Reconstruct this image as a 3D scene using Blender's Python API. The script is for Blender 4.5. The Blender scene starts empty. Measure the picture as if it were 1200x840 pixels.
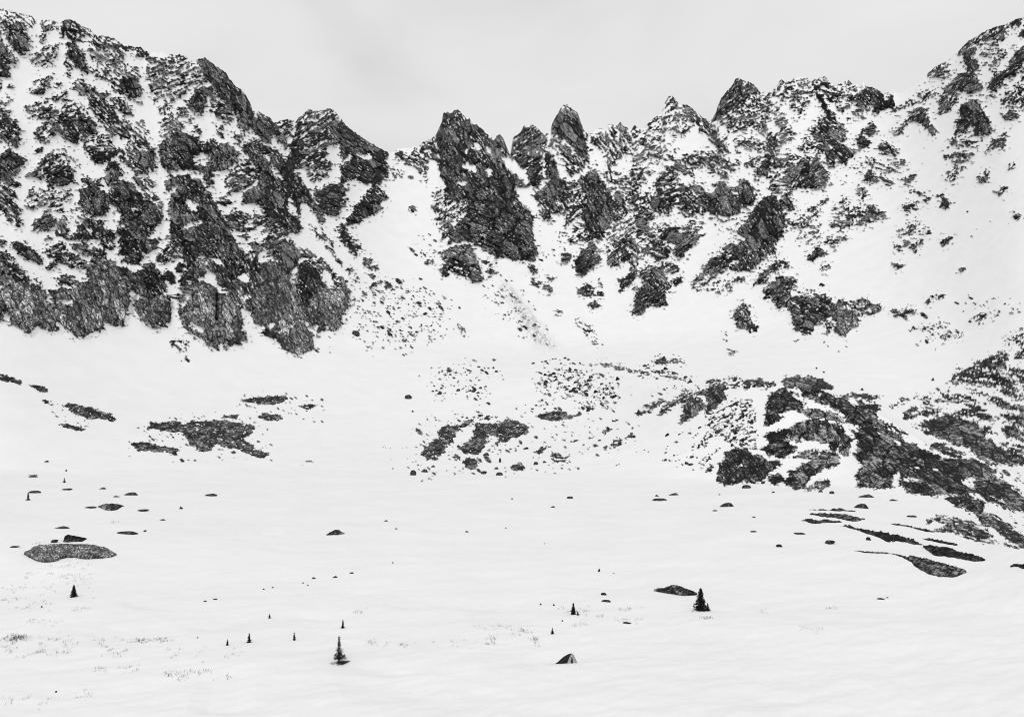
import bpy, math, random
import numpy as np
from mathutils import Vector

ROCK_TXT = '''T 0 0
.5 40 0,75 60,80 130,105 240,120 250,165 200,215 130,200 60,170 20,230 0,240
.9 55 60,160 130,150 170,210 200,270 210,360 150,390 110,350 60,300 40,230
.88 40 0,250 30,330 80,380 130,430 100,450 50,430 75,480 70,545 0,550
.6 -30 290,150 400,150 410,190 330,230 280,320 270,300 300,220
.5 -20 220,400 330,330 410,300 400,400 350,460 270,465 210,450
.85 40 440,150 500,140 600,210 660,240 650,260 580,250 560,290 500,270 440,260 430,190
.93 55 480,310 530,300 590,380 620,480 560,490 500,420 470,390
.62 30 650,270 760,260 850,300 940,330 940,400 880,390 850,430 740,430 640,420 620,350
.5 35 700,440 860,440 960,480 1000,500 960,560 1000,680 900,680 820,650 720,560 560,500 660,490
.92 60 820,560 960,540 1000,660 960,680 880,660
.9 40 955,330 1000,330 1050,390 960,400
.65 -20 1050,420 1090,420 1200,400 1200,680 1130,680 1060,640 1030,540
.75 35 510,580 570,560 640,600 700,660 780,660 730,700 640,680 540,650
.6 -30 200,640 250,570 370,520 350,600 300,680 240,650
.7 35 370,590 440,590 440,620 380,615
.6 -40 370,680 440,660 490,660 430,720 380,720
.62 -20 240,740 280,710 340,740 430,770 510,710 600,770 660,840 210,840
.85 45 620,690 720,690 800,770 830,840 700,840 630,760
.75 50 780,700 880,700 930,820 870,800 800,750
.7 30 920,690 1000,720 940,720
.7 40 0,700 50,760 80,840 0,840
.5 -30 1080,680 1130,680 1090,740
.5 -30 1110,740 1200,720 1200,800 1120,810
.8 0 55,590 95,590 90,615 50,610
.7 30 40,670 90,700 60,700
.7 0 170,750 225,740 190,800
.8 0 0,580 20,600 0,640
.7 35 465,450 490,480
.7 35 475,515 495,540
T 0 140
.85 38 0,0 110,0 140,80 150,130 120,200 50,160 0,130
.95 40 0,260 60,200 190,290 130,370 90,420 140,450 130,475 60,460 0,410
.72 38 0,450 130,540 130,560 60,540 160,640 130,670 160,750 100,770 0,620
.62 -35 240,100 310,30 380,20 390,110 310,180 250,150
.95 0 250,210 300,200 300,235 255,235
.85 40 330,0 560,0 560,50 550,180 480,150 380,70
.92 45 560,0 650,0 690,80 640,110 580,120
.62 0 590,150 700,90 780,130 820,260 700,320 640,290 590,210
.95 0 640,250 790,230 810,260 700,315 650,290
.7 38 700,0 880,0 960,80 1080,200 1095,320 1080,370 960,390 900,330 820,230 760,120 740,60
.95 50 980,220 1080,230 1095,320 1000,340 950,270
0 0 770,130 850,130 900,180 830,210
.7 -38 180,400 340,240 400,240 520,350 520,440 440,470 340,480 290,420
.93 20 390,380 500,350 520,430 440,460 370,440
.55 -20 190,560 220,480 330,490 430,510 530,520 500,570 440,580 440,640 370,650 210,630
.96 -20 230,730 350,665 400,710 360,770 230,770
.85 60 380,800 440,670 470,700 480,840 420,820
.5 38 410,200 460,210 540,300 620,390 560,330 480,300
.96 60 580,420 620,400 690,480 750,540 765,650 680,680 600,640 560,580 560,490 620,480
.92 -30 660,430 720,410 700,460
.9 0 700,490 725,505
.5 35 500,640 560,620 640,690 600,740 520,720
.85 50 500,820 570,740 640,690 720,730 800,800 810,840 500,840
.96 60 770,300 820,300 880,380 860,400 780,440 750,480 735,410
.93 50 770,500 830,430 920,430 990,530 1060,590 1140,640 1140,700 1080,790 1040,820 850,840 820,800 850,700 830,620 770,600 755,530
0 0 920,630 985,620 960,650
0 0 855,745 900,730 860,770
.6 35 1000,420 1090,420 1090,480 1060,480
.75 45 940,390 1000,440 1150,600 1130,650 1040,560 960,450
.95 55 1120,180 1200,100 1200,360 1180,370 1130,320
.55 -30 1140,0 1200,0 1200,100 1130,120 1110,90
.85 -40 1190,380 1200,380 1200,520 1160,460
.85 -40 1180,600 1200,560 1200,660 1180,620
.35 40 910,20 1000,0 1050,130 1000,140 960,80
.9 0 310,840 350,815 370,840
T 0 280
.9 30 0,0 40,10 40,50 0,40
.96 35 80,30 130,20 280,110 300,180 210,150 120,90
.82 30 0,80 50,100 180,240 220,290 100,300 0,330
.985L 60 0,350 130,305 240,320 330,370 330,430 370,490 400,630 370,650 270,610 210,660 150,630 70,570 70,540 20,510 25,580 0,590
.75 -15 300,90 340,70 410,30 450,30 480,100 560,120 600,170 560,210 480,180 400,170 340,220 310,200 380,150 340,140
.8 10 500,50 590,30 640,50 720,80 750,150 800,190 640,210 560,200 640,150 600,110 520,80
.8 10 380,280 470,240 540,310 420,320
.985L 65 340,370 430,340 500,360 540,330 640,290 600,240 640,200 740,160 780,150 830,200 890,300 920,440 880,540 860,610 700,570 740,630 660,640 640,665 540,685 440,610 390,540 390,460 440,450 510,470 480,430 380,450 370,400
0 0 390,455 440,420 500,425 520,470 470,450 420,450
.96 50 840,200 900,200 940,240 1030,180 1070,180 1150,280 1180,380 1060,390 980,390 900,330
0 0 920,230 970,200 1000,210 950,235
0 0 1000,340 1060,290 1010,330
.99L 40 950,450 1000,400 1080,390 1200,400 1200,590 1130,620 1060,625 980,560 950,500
.97 -15 840,150 980,90 1010,120 980,170 850,160
.92 50 840,0 1000,0 1050,110 960,90 840,125
.92 -40 1100,130 1200,30 1200,170 1100,160
.88 40 1000,0 1130,0 1110,60 1050,100
.95 0 1150,230 1200,220 1200,300 1150,270
.8 40 700,0 800,0 800,80 740,70
.8 0 310,0 350,0 320,20
.5 30 230,270 300,290 310,340
T 200 40
.55 -25 0,150 120,160 150,220 240,240 270,300 200,370 110,400 60,450 0,480
.95 55 180,190 240,170 280,200 380,270 440,340 480,390 560,480 580,560 580,640 520,690 470,640 480,560 440,500 300,380 250,300
.95 60 120,500 170,400 260,380 310,400 260,450 220,570 150,550
.75 10 280,460 340,420 420,470 470,540 420,590 330,600 280,540
.85 0 40,550 100,500 120,570 80,590
.6 45 130,580 180,640 230,700 170,700
.65 45 310,620 350,640 370,750 320,680
.7 30 440,700 520,700 490,790
.7 0 380,610 440,600 430,640
.95 48 580,540 640,540 720,600 770,680 820,740 820,800 760,740 700,690 700,760 640,750 600,690 580,650
0 0 588,550 625,545 600,590
.8 -35 740,620 800,600 860,610 840,690 870,720 800,700
.75 -32 890,580 960,530 1100,525 1190,590 1200,640 1200,800 1100,800 1000,840 850,770 880,700 880,640
.25 -20 830,740 980,730 1050,700 1100,700 1000,760 900,770
0 0 1120,780 1200,760 1200,800 1130,830
.92 60 1130,640 1200,640 1200,740 1120,730
.92 50 0,700 60,680 200,740 220,840 0,840
.92 40 240,760 320,740 330,800 400,770 480,840 230,840
.9 -20 520,760 620,740 700,840 510,840
.6 45 0,560 40,580 100,650 60,680 0,700
T 200 160
.94 50 0,0 180,0 220,60 210,120 170,130 160,200 240,210 280,290 280,350 250,330 220,250 150,230 0,270
.92 60 230,60 330,70 400,40 480,120 470,180 400,230 310,250 290,200 290,130 240,130
.95 70 240,200 290,180 295,340 260,340
.93 52 0,290 150,260 220,330 290,420 380,580 420,680 520,840 0,840
0 0 0,380 50,340 60,360 20,400
0 0 110,430 190,480 180,530 110,480
0 0 70,640 200,590 210,620 90,650
0 0 20,790 80,760 70,790
0 0 0,240 130,235 210,290 190,300 100,260 0,270
0 0 60,800 130,840 50,840
.85 0 310,460 360,440 430,460 380,490
.88 30 400,570 470,500 570,560 540,600 480,650 440,670 400,610
.6 0 480,680 550,700 530,770 490,720
.8 0 500,640 540,655
.7 -22 380,330 400,270 520,180 600,170 640,250 620,330 480,380 400,420
.95 58 520,100 580,60 620,80 680,180 720,260 770,300 830,390 820,500 880,580 930,640 880,690 830,660 770,600 700,580 640,490 580,470 500,470 520,400 620,340 640,240
.97 52 640,60 760,110 830,200 910,300 970,400 1060,520 1080,600 1040,600 1000,520 920,470 910,560 930,600 880,500 830,380 760,230
.78 -20 580,530 640,520 700,560 780,600 830,690 880,780 920,840 560,840 580,740 620,700 690,620 570,650
0 0 600,700 690,670 680,720 600,750
0 0 470,510 560,470 580,550 530,540
0 0 620,520 670,540 640,570
.96 60 840,80 920,60 930,200 870,230 820,190
.76 -28 820,50 1080,20 1200,20 1200,60 1120,90 1130,190 1090,280 1000,330 930,260 900,200 930,130
0 0 930,200 960,250 1020,370 980,370 920,300
0 0 1100,60 1130,100 1180,100 1150,180 1100,170 1110,110
.92 10 1000,400 1100,350 1200,330 1200,540 1090,560 1060,500
.35 -20 1020,360 1100,330 1130,390 1050,400
.6 38 970,630 1060,640 1150,760 1160,830 1100,780 1020,700
.6 38 930,720 1010,790 990,830 930,750
.6 0 1140,650 1200,620 1200,690
0 0 910,480 960,470 1010,570 1060,650 1110,690 1200,800 1200,840 1160,840 1130,730 1040,640 980,600 930,560
.7 30 870,780 920,760 1000,840 880,840
0 0 830,670 890,690 930,650 970,760 900,790
T 200 280
.85 30 0,40 80,80 60,130 0,160
.97 0 30,190 70,165 90,190 70,230 30,225
.97 0 0,220 30,270 30,310 0,310
.97 62 60,30 240,60 440,0 520,90 460,160 460,430 340,320 270,210 230,90 100,210
0 0 180,140 220,115 240,140
0 0 280,130 350,150 370,190 300,160
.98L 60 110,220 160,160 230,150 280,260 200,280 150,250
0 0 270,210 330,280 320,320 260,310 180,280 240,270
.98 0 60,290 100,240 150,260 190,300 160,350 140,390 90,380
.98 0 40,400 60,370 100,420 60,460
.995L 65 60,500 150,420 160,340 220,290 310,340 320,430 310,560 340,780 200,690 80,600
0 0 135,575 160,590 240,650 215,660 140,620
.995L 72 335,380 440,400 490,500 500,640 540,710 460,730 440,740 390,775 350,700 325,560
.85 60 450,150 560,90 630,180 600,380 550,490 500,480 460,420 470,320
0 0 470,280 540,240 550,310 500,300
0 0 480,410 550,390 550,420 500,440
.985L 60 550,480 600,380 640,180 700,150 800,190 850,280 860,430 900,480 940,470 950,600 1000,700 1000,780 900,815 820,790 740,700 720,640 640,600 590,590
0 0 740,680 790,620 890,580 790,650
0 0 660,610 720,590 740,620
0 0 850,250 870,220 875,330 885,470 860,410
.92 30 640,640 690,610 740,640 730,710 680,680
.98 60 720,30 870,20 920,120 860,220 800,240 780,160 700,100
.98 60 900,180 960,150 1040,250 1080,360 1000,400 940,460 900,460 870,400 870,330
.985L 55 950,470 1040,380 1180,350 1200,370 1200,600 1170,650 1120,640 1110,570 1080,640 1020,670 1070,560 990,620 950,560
.78 38 980,180 1050,130 1110,190 1160,250 1200,290 1200,350 1080,350 1040,260
0 0 1050,250 1110,220 1150,280 1140,340 1100,340
.8 40 930,60 1010,90 1020,130 940,120
.8 40 1100,110 1160,120 1200,180 1200,230
.6 -30 580,100 700,20 730,60 650,130
0 0 600,110 690,80 620,150
0 0 860,0 1000,0 1120,100 1200,200 1200,250 1100,160 1060,130 960,80 890,60
.3 0 1040,750 1110,740 1110,790 1050,770
.5 30 0,720 120,720 120,770 30,770
.2 30 30,780 110,780 170,860 90,850
T 400 110
.95 32 0,180 40,230 200,340 340,420 310,480 330,580 270,620 180,640 100,600 0,640 0,420
0 0 60,420 70,450 10,500 0,480
0 0 110,420 190,420 210,460 120,450
.92 40 230,640 310,690 320,740 270,760 280,800 220,840 100,840 90,790 140,760 180,690
0 0 40,610 120,610 190,680 160,680 100,640
0 0 30,700 100,660 130,740 60,740
.7 0 0,640 70,660 30,700 50,760 0,800
.65 30 365,420 480,430 560,360 660,310 700,340 690,480 620,450 600,560 560,560 480,500 400,460
.35 40 350,520 420,550 420,600 360,600
.35 40 460,560 520,600 500,620
.6 0 590,590 620,620
.95 58 670,300 710,140 770,150 800,115 850,140 880,180 900,170 920,210 1000,260 1060,330 1090,300 1120,290 1160,360 1170,440 1110,450 1080,500 1060,580 1200,600 1200,840 880,840 900,750 780,740 740,690 700,600 680,540 700,450 680,370
0 0 910,370 980,330 970,400 930,390
0 0 870,370 890,410 870,450
0 0 850,510 880,480 960,540 940,560
0 0 990,530 1050,530 1050,590
0 0 1020,370 1050,380 1040,430
0 0 950,430 1010,480 980,480
0 0 800,620 890,610 880,640 830,640
0 0 610,480 690,500 700,600 740,660 640,660 600,580
.25 -30 760,740 900,740 890,790 800,800
.5 -30 640,700 740,680 760,740 660,800
0 0 1115,460 1200,450 1200,560
T 400 230
.95 40 90,100 200,20 290,80 260,110 180,140 130,190 40,200 30,170
.85 45 0,200 30,210 70,300 120,420 60,390 0,300
.35 0 60,280 140,330 150,410 110,380
.8 -30 150,440 210,430 200,480 150,490
.8 0 215,505 240,505
.8 -30 190,550 240,540 230,580
.9 -30 190,650 270,580 260,620
.8 0 300,610 350,600 350,640 310,650
.5 50 50,480 130,580 120,610 80,600 40,520
.92L 60 0,560 40,610 60,680 60,760 30,800 0,840
.2 15 100,640 250,640 420,600 560,650 700,700 800,820 700,1000 500,1080 180,1060 60,900
.2 20 500,280 660,360 600,430 490,400
.92 60 480,60 520,90 510,115 485,110
.6 -32 640,60 740,20 880,20 880,90 780,180 720,240 680,200 660,130
.9 -45 700,300 770,210 790,220 740,300
.97 25 740,340 800,220 900,110 900,40 1200,0 1200,440 1100,430 920,330 870,310 800,320
.85 20 690,400 830,340 900,330 940,430 970,480 990,590 920,600 850,560 770,520 720,450
.97 60 690,530 720,490 750,510 750,565 700,550
.75 15 970,440 1110,480 1000,470
.85 0 1010,540 1060,500 1100,540
.8 20 600,460 640,460
.2 45 1030,650 1130,600 1250,720 1350,850 1430,1000 1350,1000 1060,760
.7 50 820,880 870,950 880,990 840,930
T 580 110
.97 60 0,300 30,290 70,340 90,430 50,450 0,440
.95 55 0,450 40,450 130,600 150,720 200,800 250,830 250,840 0,840
0 0 40,450 130,460 230,560 210,640 130,560 60,500
.88 35 130,570 200,620 210,660 140,640
.86 -42 110,440 140,290 180,290 205,220 240,240 260,215 340,290 370,300 340,400 340,520 340,600 300,660 230,640 240,560 180,510
0 0 332,380 350,420 358,620 340,620
0 0 240,440 300,400 240,460
.95 52 400,250 440,150 490,85 570,120 620,270 640,370 670,500 600,430 500,330 420,280
.7 45 380,320 430,300 560,420 660,520 580,590 510,560 500,460 440,420
0 0 370,340 400,370 440,430 460,520 490,590 460,600 430,490 400,420
0 0 570,560 640,520 670,540 590,620 530,600
.92 60 350,420 400,400 440,500 440,600 360,600
.92 60 280,690 350,650 440,580 500,620 510,780 470,840 330,840 350,760 290,730
.97 56 640,560 700,530 780,650 830,750 920,770 930,840 650,840 650,720 600,640 500,680 540,640
.7 -35 500,690 600,660 650,720 650,840 510,840
.62 55 640,280 690,310 740,240 770,310 800,220 880,200 970,280 950,400 870,470 820,510 770,400 700,360 640,330
.6 60 800,490 830,560 830,620 780,610
.6 0 970,260 1000,220 1040,270
.55 -35 1060,210 1200,90 1200,240 1060,250
.75 50 960,430 1000,370 1060,340 1060,440 1000,490
.75 60 990,530 1050,520 1030,600 1000,560
.45 0 1070,330 1200,280 1200,400 1110,450
.3 -30 1050,460 1200,440 1200,560 1060,640
.5 0 860,560 1000,580 1020,680 980,750 830,700
.9 50 1080,780 1200,650 1200,830 1120,800
.6 -30 1010,740 1110,690 1080,740
0 0 150,660 290,740 340,780 310,840 200,800
T 580 230
.96 40 0,0 150,0 180,90 250,110 270,260 290,400 280,440 200,450 80,430 0,430
.82 50 270,0 500,0 510,90 430,110 380,100 400,160 330,160 320,80
.65 -35 510,100 560,20 650,20 660,120 540,180 490,210
.97 60 620,150 660,0 780,0 810,200 780,250 750,300 690,300 650,240
.82 50 800,0 930,0 930,60 880,170 820,180
.65 -30 510,330 560,220 650,240 690,330 640,350 600,310
.97 -40 560,460 620,380 690,340 750,430 700,490 660,490 650,550 570,550
.88 0 460,460 490,390 530,410 520,470
.5 0 450,260 470,250 470,310 440,320
.78 20 570,660 640,620 670,620 690,680 650,710 580,690
.8 0 650,780 700,720 740,780 700,800
.9 40 720,590 750,610 750,640
.9 0 725,685 750,695
.85 30 240,470 300,520 280,545 240,510
.88 20 250,580 320,600 300,640 260,620
.9 0 355,640 390,655
.9 0 375,575 395,590
.25 30 300,340 420,380 430,470 330,430
.6 -30 930,0 1200,0 1200,110 1100,90 1050,80 980,150
.55 -35 780,320 850,200 990,150 1010,230 960,320 880,340 800,450
.85 -42 790,450 880,340 960,350 1000,330 1000,540 960,560 950,440 870,480 810,510
.92 0 880,310 940,290 990,310 920,350
.92 60 1000,130 1060,100 1100,120 1050,220 1010,310 990,250
.7 -25 1080,250 1200,200 1200,440 1150,470 1090,400 1030,420 1030,360 1090,340
.88 -45 870,670 900,590 960,530 980,580 920,650
.95 -32 960,830 1000,680 1070,600 1020,560 1060,490 1200,490 1200,760 1060,770 1040,830
.85 -40 960,650 1020,610 1000,660
.12 52 50,580 90,590 240,820 400,1050 330,1050 180,800
.35 30 560,860 600,860 700,960 760,1060 680,1030
.6 0 440,820 460,825
T 740 80
.78 -50 225,270 260,210 290,200 330,250 320,280 270,260 230,300
.52 -35 100,420 200,330 250,270 320,290 400,360 410,440 360,470 280,430 150,450
.72 43 340,260 390,260 480,340 600,420 690,600 640,600 480,440 400,350
0 0 380,360 450,400 540,500 620,590 560,560 460,490
.5 -30 0,420 40,400 80,440 100,470 240,510 200,630 150,620 60,680 0,640
.28 -30 100,620 300,530 320,560 160,740
.7 35 200,750 280,690 330,640 420,610 530,590 600,590 670,640 710,720 660,770 600,740 500,690 430,680 440,760 340,720 300,840 160,840
.88 -48 555,380 610,260 640,200 720,90 750,75 800,95 870,130 910,180 860,200 740,260 690,330 640,330
.6 -25 640,340 740,260 860,200 960,200 1000,260 1090,350 1150,460 1130,500 1050,540 980,500 920,450 830,420 700,450 640,420
0 0 940,370 1010,370 1040,440 1010,480 960,420
.85 55 960,480 1050,530 1000,560 1030,620 1020,700 940,760 880,720 960,620 940,530
.55 -30 720,510 830,470 950,540 930,600 860,560 740,590
.5 -30 780,660 900,610 900,700 800,700
.55 -20 940,160 1060,90 1130,130 1200,70 1200,320 1150,300 1100,230 1030,220
.7 0 1030,630 1160,590 1140,660 1050,690
.7 0 1150,540 1200,530 1200,560
.6 -25 980,780 1060,700 1200,680 1200,840 980,840
.5 0 820,740 890,740 870,780
.7 0 720,670 740,680
T 740 200
.72 -30 0,0 90,0 60,70 50,200 0,220
.75 -20 160,90 240,20 310,0 330,80 400,130 380,240 300,250 270,310 220,290 130,240 180,160
.96 45 130,230 180,180 260,240 260,310 180,290
.8 40 370,130 460,90 510,130 570,160 560,250 520,310 440,280 370,220
.8 30 330,270 380,250 450,320 370,320
.97 65 550,250 560,160 640,80 700,130 770,260 760,300 680,320 560,310
.97 65 730,130 800,60 840,100 870,190 860,230 780,260
.975 60 740,430 820,330 930,190 980,170 1050,240 1080,330 1060,450 1010,510 1010,580 920,610 900,640 840,690 720,710 690,690 760,640 700,590 680,560 830,480 780,460
.96 -20 500,720 570,610 690,610 740,600 690,660 640,720 530,730 440,820 430,790
.75 -20 580,580 640,540 720,500 740,530 680,590
.92 50 1040,200 1070,170 1110,190 1150,270 1120,280 1060,230
.85 0 1100,360 1190,340 1170,380 1120,380
.78 -40 850,800 880,760 990,660 1050,620 1110,660 1020,690 960,760
.65 -35 930,840 960,790 1080,740 1160,780 1130,840
.88 0 30,340 90,270 170,310 110,400 50,400
.62 0 0,400 150,400 320,400 480,370 510,340 500,400 470,450 330,480 200,480 60,480
.96 -35 200,460 260,400 340,440 420,430 480,460 440,520 370,570 360,610 300,600 310,510 220,490
.75 20 60,530 150,510 280,540 270,610 190,640 120,570 70,590
.75 -20 50,730 100,660 200,680 320,640 340,700 240,740 200,690 80,740
.96 50 60,830 160,700 210,720 290,820 140,840
.96 0 280,780 320,750 350,770 310,810
.45 0 440,800 540,740 640,760 720,800 700,840 450,840
.7 0 730,765 790,765
.32 -30 600,430 640,390 740,380 700,470 620,470
.3 0 400,690 480,650
.6 0 960,130 1000,60 1060,40 1130,100 1120,160 1000,150
.6 50 0,480 50,520 40,700 0,720
T 840 280
.82 -35 250,340 310,250 400,160 480,150 510,190 430,210 350,270 360,310 280,330
.9 -30 300,490 340,400 340,340 420,290 480,260 570,300 520,330 520,390 480,480 420,480 400,440 430,390 330,420
.88 50 120,560 150,480 190,440 220,500 240,570 290,640 230,660 220,620 150,630
.88 20 490,490 540,410 700,390 800,410 820,450 800,540 720,600 680,590 660,670 600,660 550,640 540,550
.15 0 600,480 700,460 780,460 700,490 640,500
.985L 60 810,470 860,440 930,450 990,560 990,600 860,690 830,640 850,590 810,570
0 0 860,490 930,460 950,490
.8 60 750,590 790,580 820,620 780,670
.78 15 940,440 1060,420 1090,470 1160,465 1130,520 1060,540 1030,500 1020,540 980,510
.45 0 570,370 650,350 720,390
.5 0 700,320 750,320 780,330
.93 -40 640,140 720,50 760,90 680,150
.5 0 0,300 60,290 120,320 110,350 0,380
.7 0 140,270 190,270 180,300
.9 -35 545,720 580,695 570,720
.12 0 0,620 100,660 80,720
.08 0 750,730 950,720 1000,760 800,800
.7 0 90,800 115,790
T 920 80
.52 -10 0,130 60,70 130,70 190,130 190,200 100,340 40,290 0,200
.65 0 190,90 280,70 370,120 380,200 300,250 270,190 200,150
.97 58 200,160 270,210 300,280 330,350 400,400 430,500 380,500 300,400 280,310 240,220
.55 -20 390,140 440,90 500,120 510,200 450,280 380,290 340,260
.88 60 500,190 550,150 620,150 700,190 680,290 640,330 600,240 560,290 510,270
.2 0 560,140 640,150 600,190
.96 60 690,240 760,200 770,310 720,280 690,290
.6 0 450,310 540,290 550,350
.8 0 430,340 460,350 430,380
.87 40 190,450 250,360 340,350 400,420 380,520 470,580 480,620 420,670 360,640 330,700 280,600 200,520
.92 0 560,420 620,400 640,450 590,480
.92 0 500,520 540,450 590,540 520,580
.6 -30 70,560 150,510 260,510 260,600 190,590
.87 -45 0,840 20,700 120,640 230,620 310,760 280,840
.25 -42 320,840 420,720 600,610 620,640 460,740
.72 -38 750,470 850,370 920,280 990,290 1000,360 1060,440 1040,480 960,380 880,370 800,480
.35 -30 820,270 880,230 960,230 900,280
.45 -40 950,240 1010,170 1060,160 1010,210
.3 -40 840,150 960,90 960,150
.5 -40 1000,50 1040,0 1150,20 1120,60
.62 -35 1070,240 1200,80 1200,200 1150,300 1090,330
.62 30 640,540 680,510 800,590 780,620 680,580
.4 10 600,620 640,700 720,740 880,700 840,650 760,660 720,700
.96 60 550,790 600,700 650,790 580,800
.6 20 680,770 740,810
.6 -10 830,770 920,760 900,800 830,790
.3 -30 440,720 540,660 600,640 500,730
.3 0 950,490 1000,480
.25 20 970,650 1060,660
.6 0 1160,520 1200,480 1200,560 1170,550
.6 0 1120,620 1200,590 1200,660
.5 0 1120,770 1200,740 1190,790
T 1000 0
.65 -40 720,380 800,300 900,220 1000,190 1100,170 1050,240 1060,270 980,290 920,300 940,260 850,330 860,380 760,380
.6 -35 600,470 690,430 660,480 670,520 560,550 520,530
.78 45 770,390 820,370 840,420 890,470 840,490 860,530 800,490
.75 -25 640,620 740,530 790,510 860,540 910,600 860,660 770,640 700,630 640,650
.65 -30 590,730 700,680 740,690 690,760 620,800
.38 0 870,330 1000,300 1090,370 1060,410 880,400
.5 -30 950,470 1000,410 1030,470
.8 -30 1100,180 1140,150 1200,140 1160,190
.85 -50 1170,250 1200,190 1200,270
.92 -50 1090,460 1160,360 1200,310 1200,440
.93 -38 950,600 1000,530 1080,480 1190,450 1150,510 1060,560 1010,630 960,640
.5 -45 1030,690 1150,600 1200,500 1200,780 1130,730 1070,760
.75 50 740,770 820,700 870,700 910,780 960,840 770,840
.5 0 930,680 1000,670 970,720
.5 -40 450,650 580,630 500,720
.25 -40 370,630 500,570
.8 0 1050,840 1080,780 1160,800 1150,840
.4 -30 330,760 400,700 380,770
T 1000 140
.93 60 840,0 930,0 970,60 960,110 850,110
.7 -30 730,0 830,0 790,100 720,100
.62 20 690,150 790,150 850,170 880,210 830,200 700,190
.6 0 640,250 770,230 850,240 780,300 700,300
.5 -35 640,420 740,320 770,350 700,430
.62 -40 930,230 960,180 1080,80 1060,200 980,210
.5 -40 870,400 940,350 960,400 900,460
.4 -40 1080,370 1120,300 1150,330
.6 -40 1025,520 1060,490
.78 50 610,600 630,525 680,590 640,630
.5 20 340,600 440,580 440,620 380,660
.4 0 350,500 520,510 450,530
.4 -20 350,420 450,400 400,450
.7 0 510,560 540,550 530,580
.42 -20 300,830 380,720 540,770 530,810 460,780
.45 0 0,620 100,600 220,660 210,680 100,690 0,670
.3 -40 740,680 830,630 800,660
.3 -40 930,750 990,680 960,760
.3 -40 860,800 900,760
.9 -30 1135,695 1160,685
T 920 200
.62 0 300,390 380,330 420,270 500,290 600,260 700,290 690,320 560,380 420,390 310,400
.4 -30 340,270 420,190 470,190 450,270 380,280
.7 0 490,170 540,120 580,150 560,190
.6 -42 80,400 130,300 200,240 300,190 240,300 140,410
.75 -50 60,510 100,430 110,440
.65 -10 260,490 330,480 420,440 430,480 330,530
.93 -40 155,630 210,570 240,520 260,570 180,630
.4 -40 130,450 250,380 240,480 140,530
.42 -10 780,470 820,400 1010,400 1000,440 900,430
.65 -40 880,570 900,520 960,500 910,580
.82 -35 1090,520 1130,470 1180,460 1150,510
.93 10 760,670 790,655 830,670 800,690
.6 0 830,240 910,230 920,280 840,300
.8 0 985,205 1010,205
.9 -30 270,690 290,680
T 1000 280
.65 -40 400,60 440,20 490,0 420,100
.7 0 300,60 320,62
.7 0 370,35 395,30
.72 -30 500,440 570,400 600,400 520,470
.85 -20 590,420 630,410
.78 -35 610,45 650,20 690,0 660,30
.7 -35 720,240 760,200 800,190 760,230
.68 -15 260,500 330,490 440,500 420,540 360,560 330,520 290,550
.3 -35 420,630 560,540 700,600 690,650 610,710 480,710
.8 -40 610,700 690,640 680,680 630,720
.5 -30 800,580 880,530 940,530 900,600
.6 -45 970,560 1040,500 1000,550
.55 -20 1060,720 1140,660 1200,630 1200,740 1080,740
.3 -35 900,490 1000,430
.3 -25 1080,520 1200,470
.6 -35 735,690 765,675
.7 -10 950,840 1060,780 1100,840
.12 -30 600,510 700,480 900,400 850,500
T 720 420
.85 25 0,40 100,80 250,150 180,120 60,70
.85 10 -180,35 -20,40 100,80 170,110 90,85 -30,55
.4 15 150,90 240,80 420,100 580,160 560,170 420,140 300,130
.75 10 270,20 330,5 370,30 300,40
.6 10 400,20 480,35
.25 -20 250,260 400,190 600,190 600,240 460,270 340,230
.78 -30 140,400 220,330 340,280 360,300 260,370
.78 -28 290,400 370,310 500,250 600,230 560,270 420,330 330,400
.985 60 460,460 490,330 540,280 610,280 640,320 630,350 560,400
.96 50 600,250 690,190 800,200 760,240 800,280 740,310 660,390 635,415 660,310 640,270
.45 -20 640,160 880,120 920,190 900,220 800,180 640,190
.88 10 900,190 940,150 1060,155 1140,180 1060,210 980,190 900,220
.38 -25 700,380 800,300 960,290 1000,400 960,470 1000,520 1000,640 850,620 780,580 660,520 640,470
.35 -35 600,620 690,440 780,440 690,500 640,600
.5 -35 590,740 650,690 740,630 690,680 620,770
.8 -40 665,790 685,770
.12 -30 420,560 600,500 600,760 400,740
.97 50 735,860 730,750 790,700 780,660 930,630 950,680 1030,690 1040,860
0 0 860,760 910,725 890,760
.97 60 1050,470 1080,300 1120,240 1200,210 1200,400 1110,460
0 0 1130,400 1200,370 1200,400
.96 -10 1060,560 1080,520 1200,500 1200,570 1090,590
.96 -10 1010,650 1080,610 1200,580 1200,690 1120,690 1050,640
.96 -10 1050,710 1170,740 1060,790
T 900 420
.97 8 80,160 120,135 370,140 460,205 380,220 340,270 250,260 230,210 130,200
.96 10 0,300 20,250 120,215 200,240 260,320 200,360 60,370 0,400
.94 36 240,260 350,270 390,240 550,290 640,340 760,400 840,490 1000,600 1200,690 1200,860 620,860 660,720 600,640 640,560 560,500 700,500 560,440 520,370
.97 20 640,310 760,330 790,350 740,395 650,350
.88 5 520,265 600,245 700,260 800,275 740,295 600,285
.9 8 210,370 300,350 440,380 520,420 540,450 420,420 280,410
0 0 260,300 330,310 400,340 510,370 480,370 300,350
0 0 160,260 220,250 270,320
.97 65 150,500 200,460 320,430 420,440 530,470 540,500 500,600 460,650 420,600 330,570 200,580 150,550
0 0 210,570 260,550 260,580
.97 60 500,660 520,540 600,560 580,640 550,690
.94 -10 0,520 140,510 130,550 0,590
.94 -10 0,600 150,580 200,640 100,690 0,680
.87 -15 160,690 260,650 370,640 280,690
.92 -10 290,710 380,660 470,640 510,710 480,750 380,770 300,730
.75 -15 150,800 250,740 320,760 380,780 300,830 160,850
.85 -10 0,840 80,800 100,850
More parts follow.
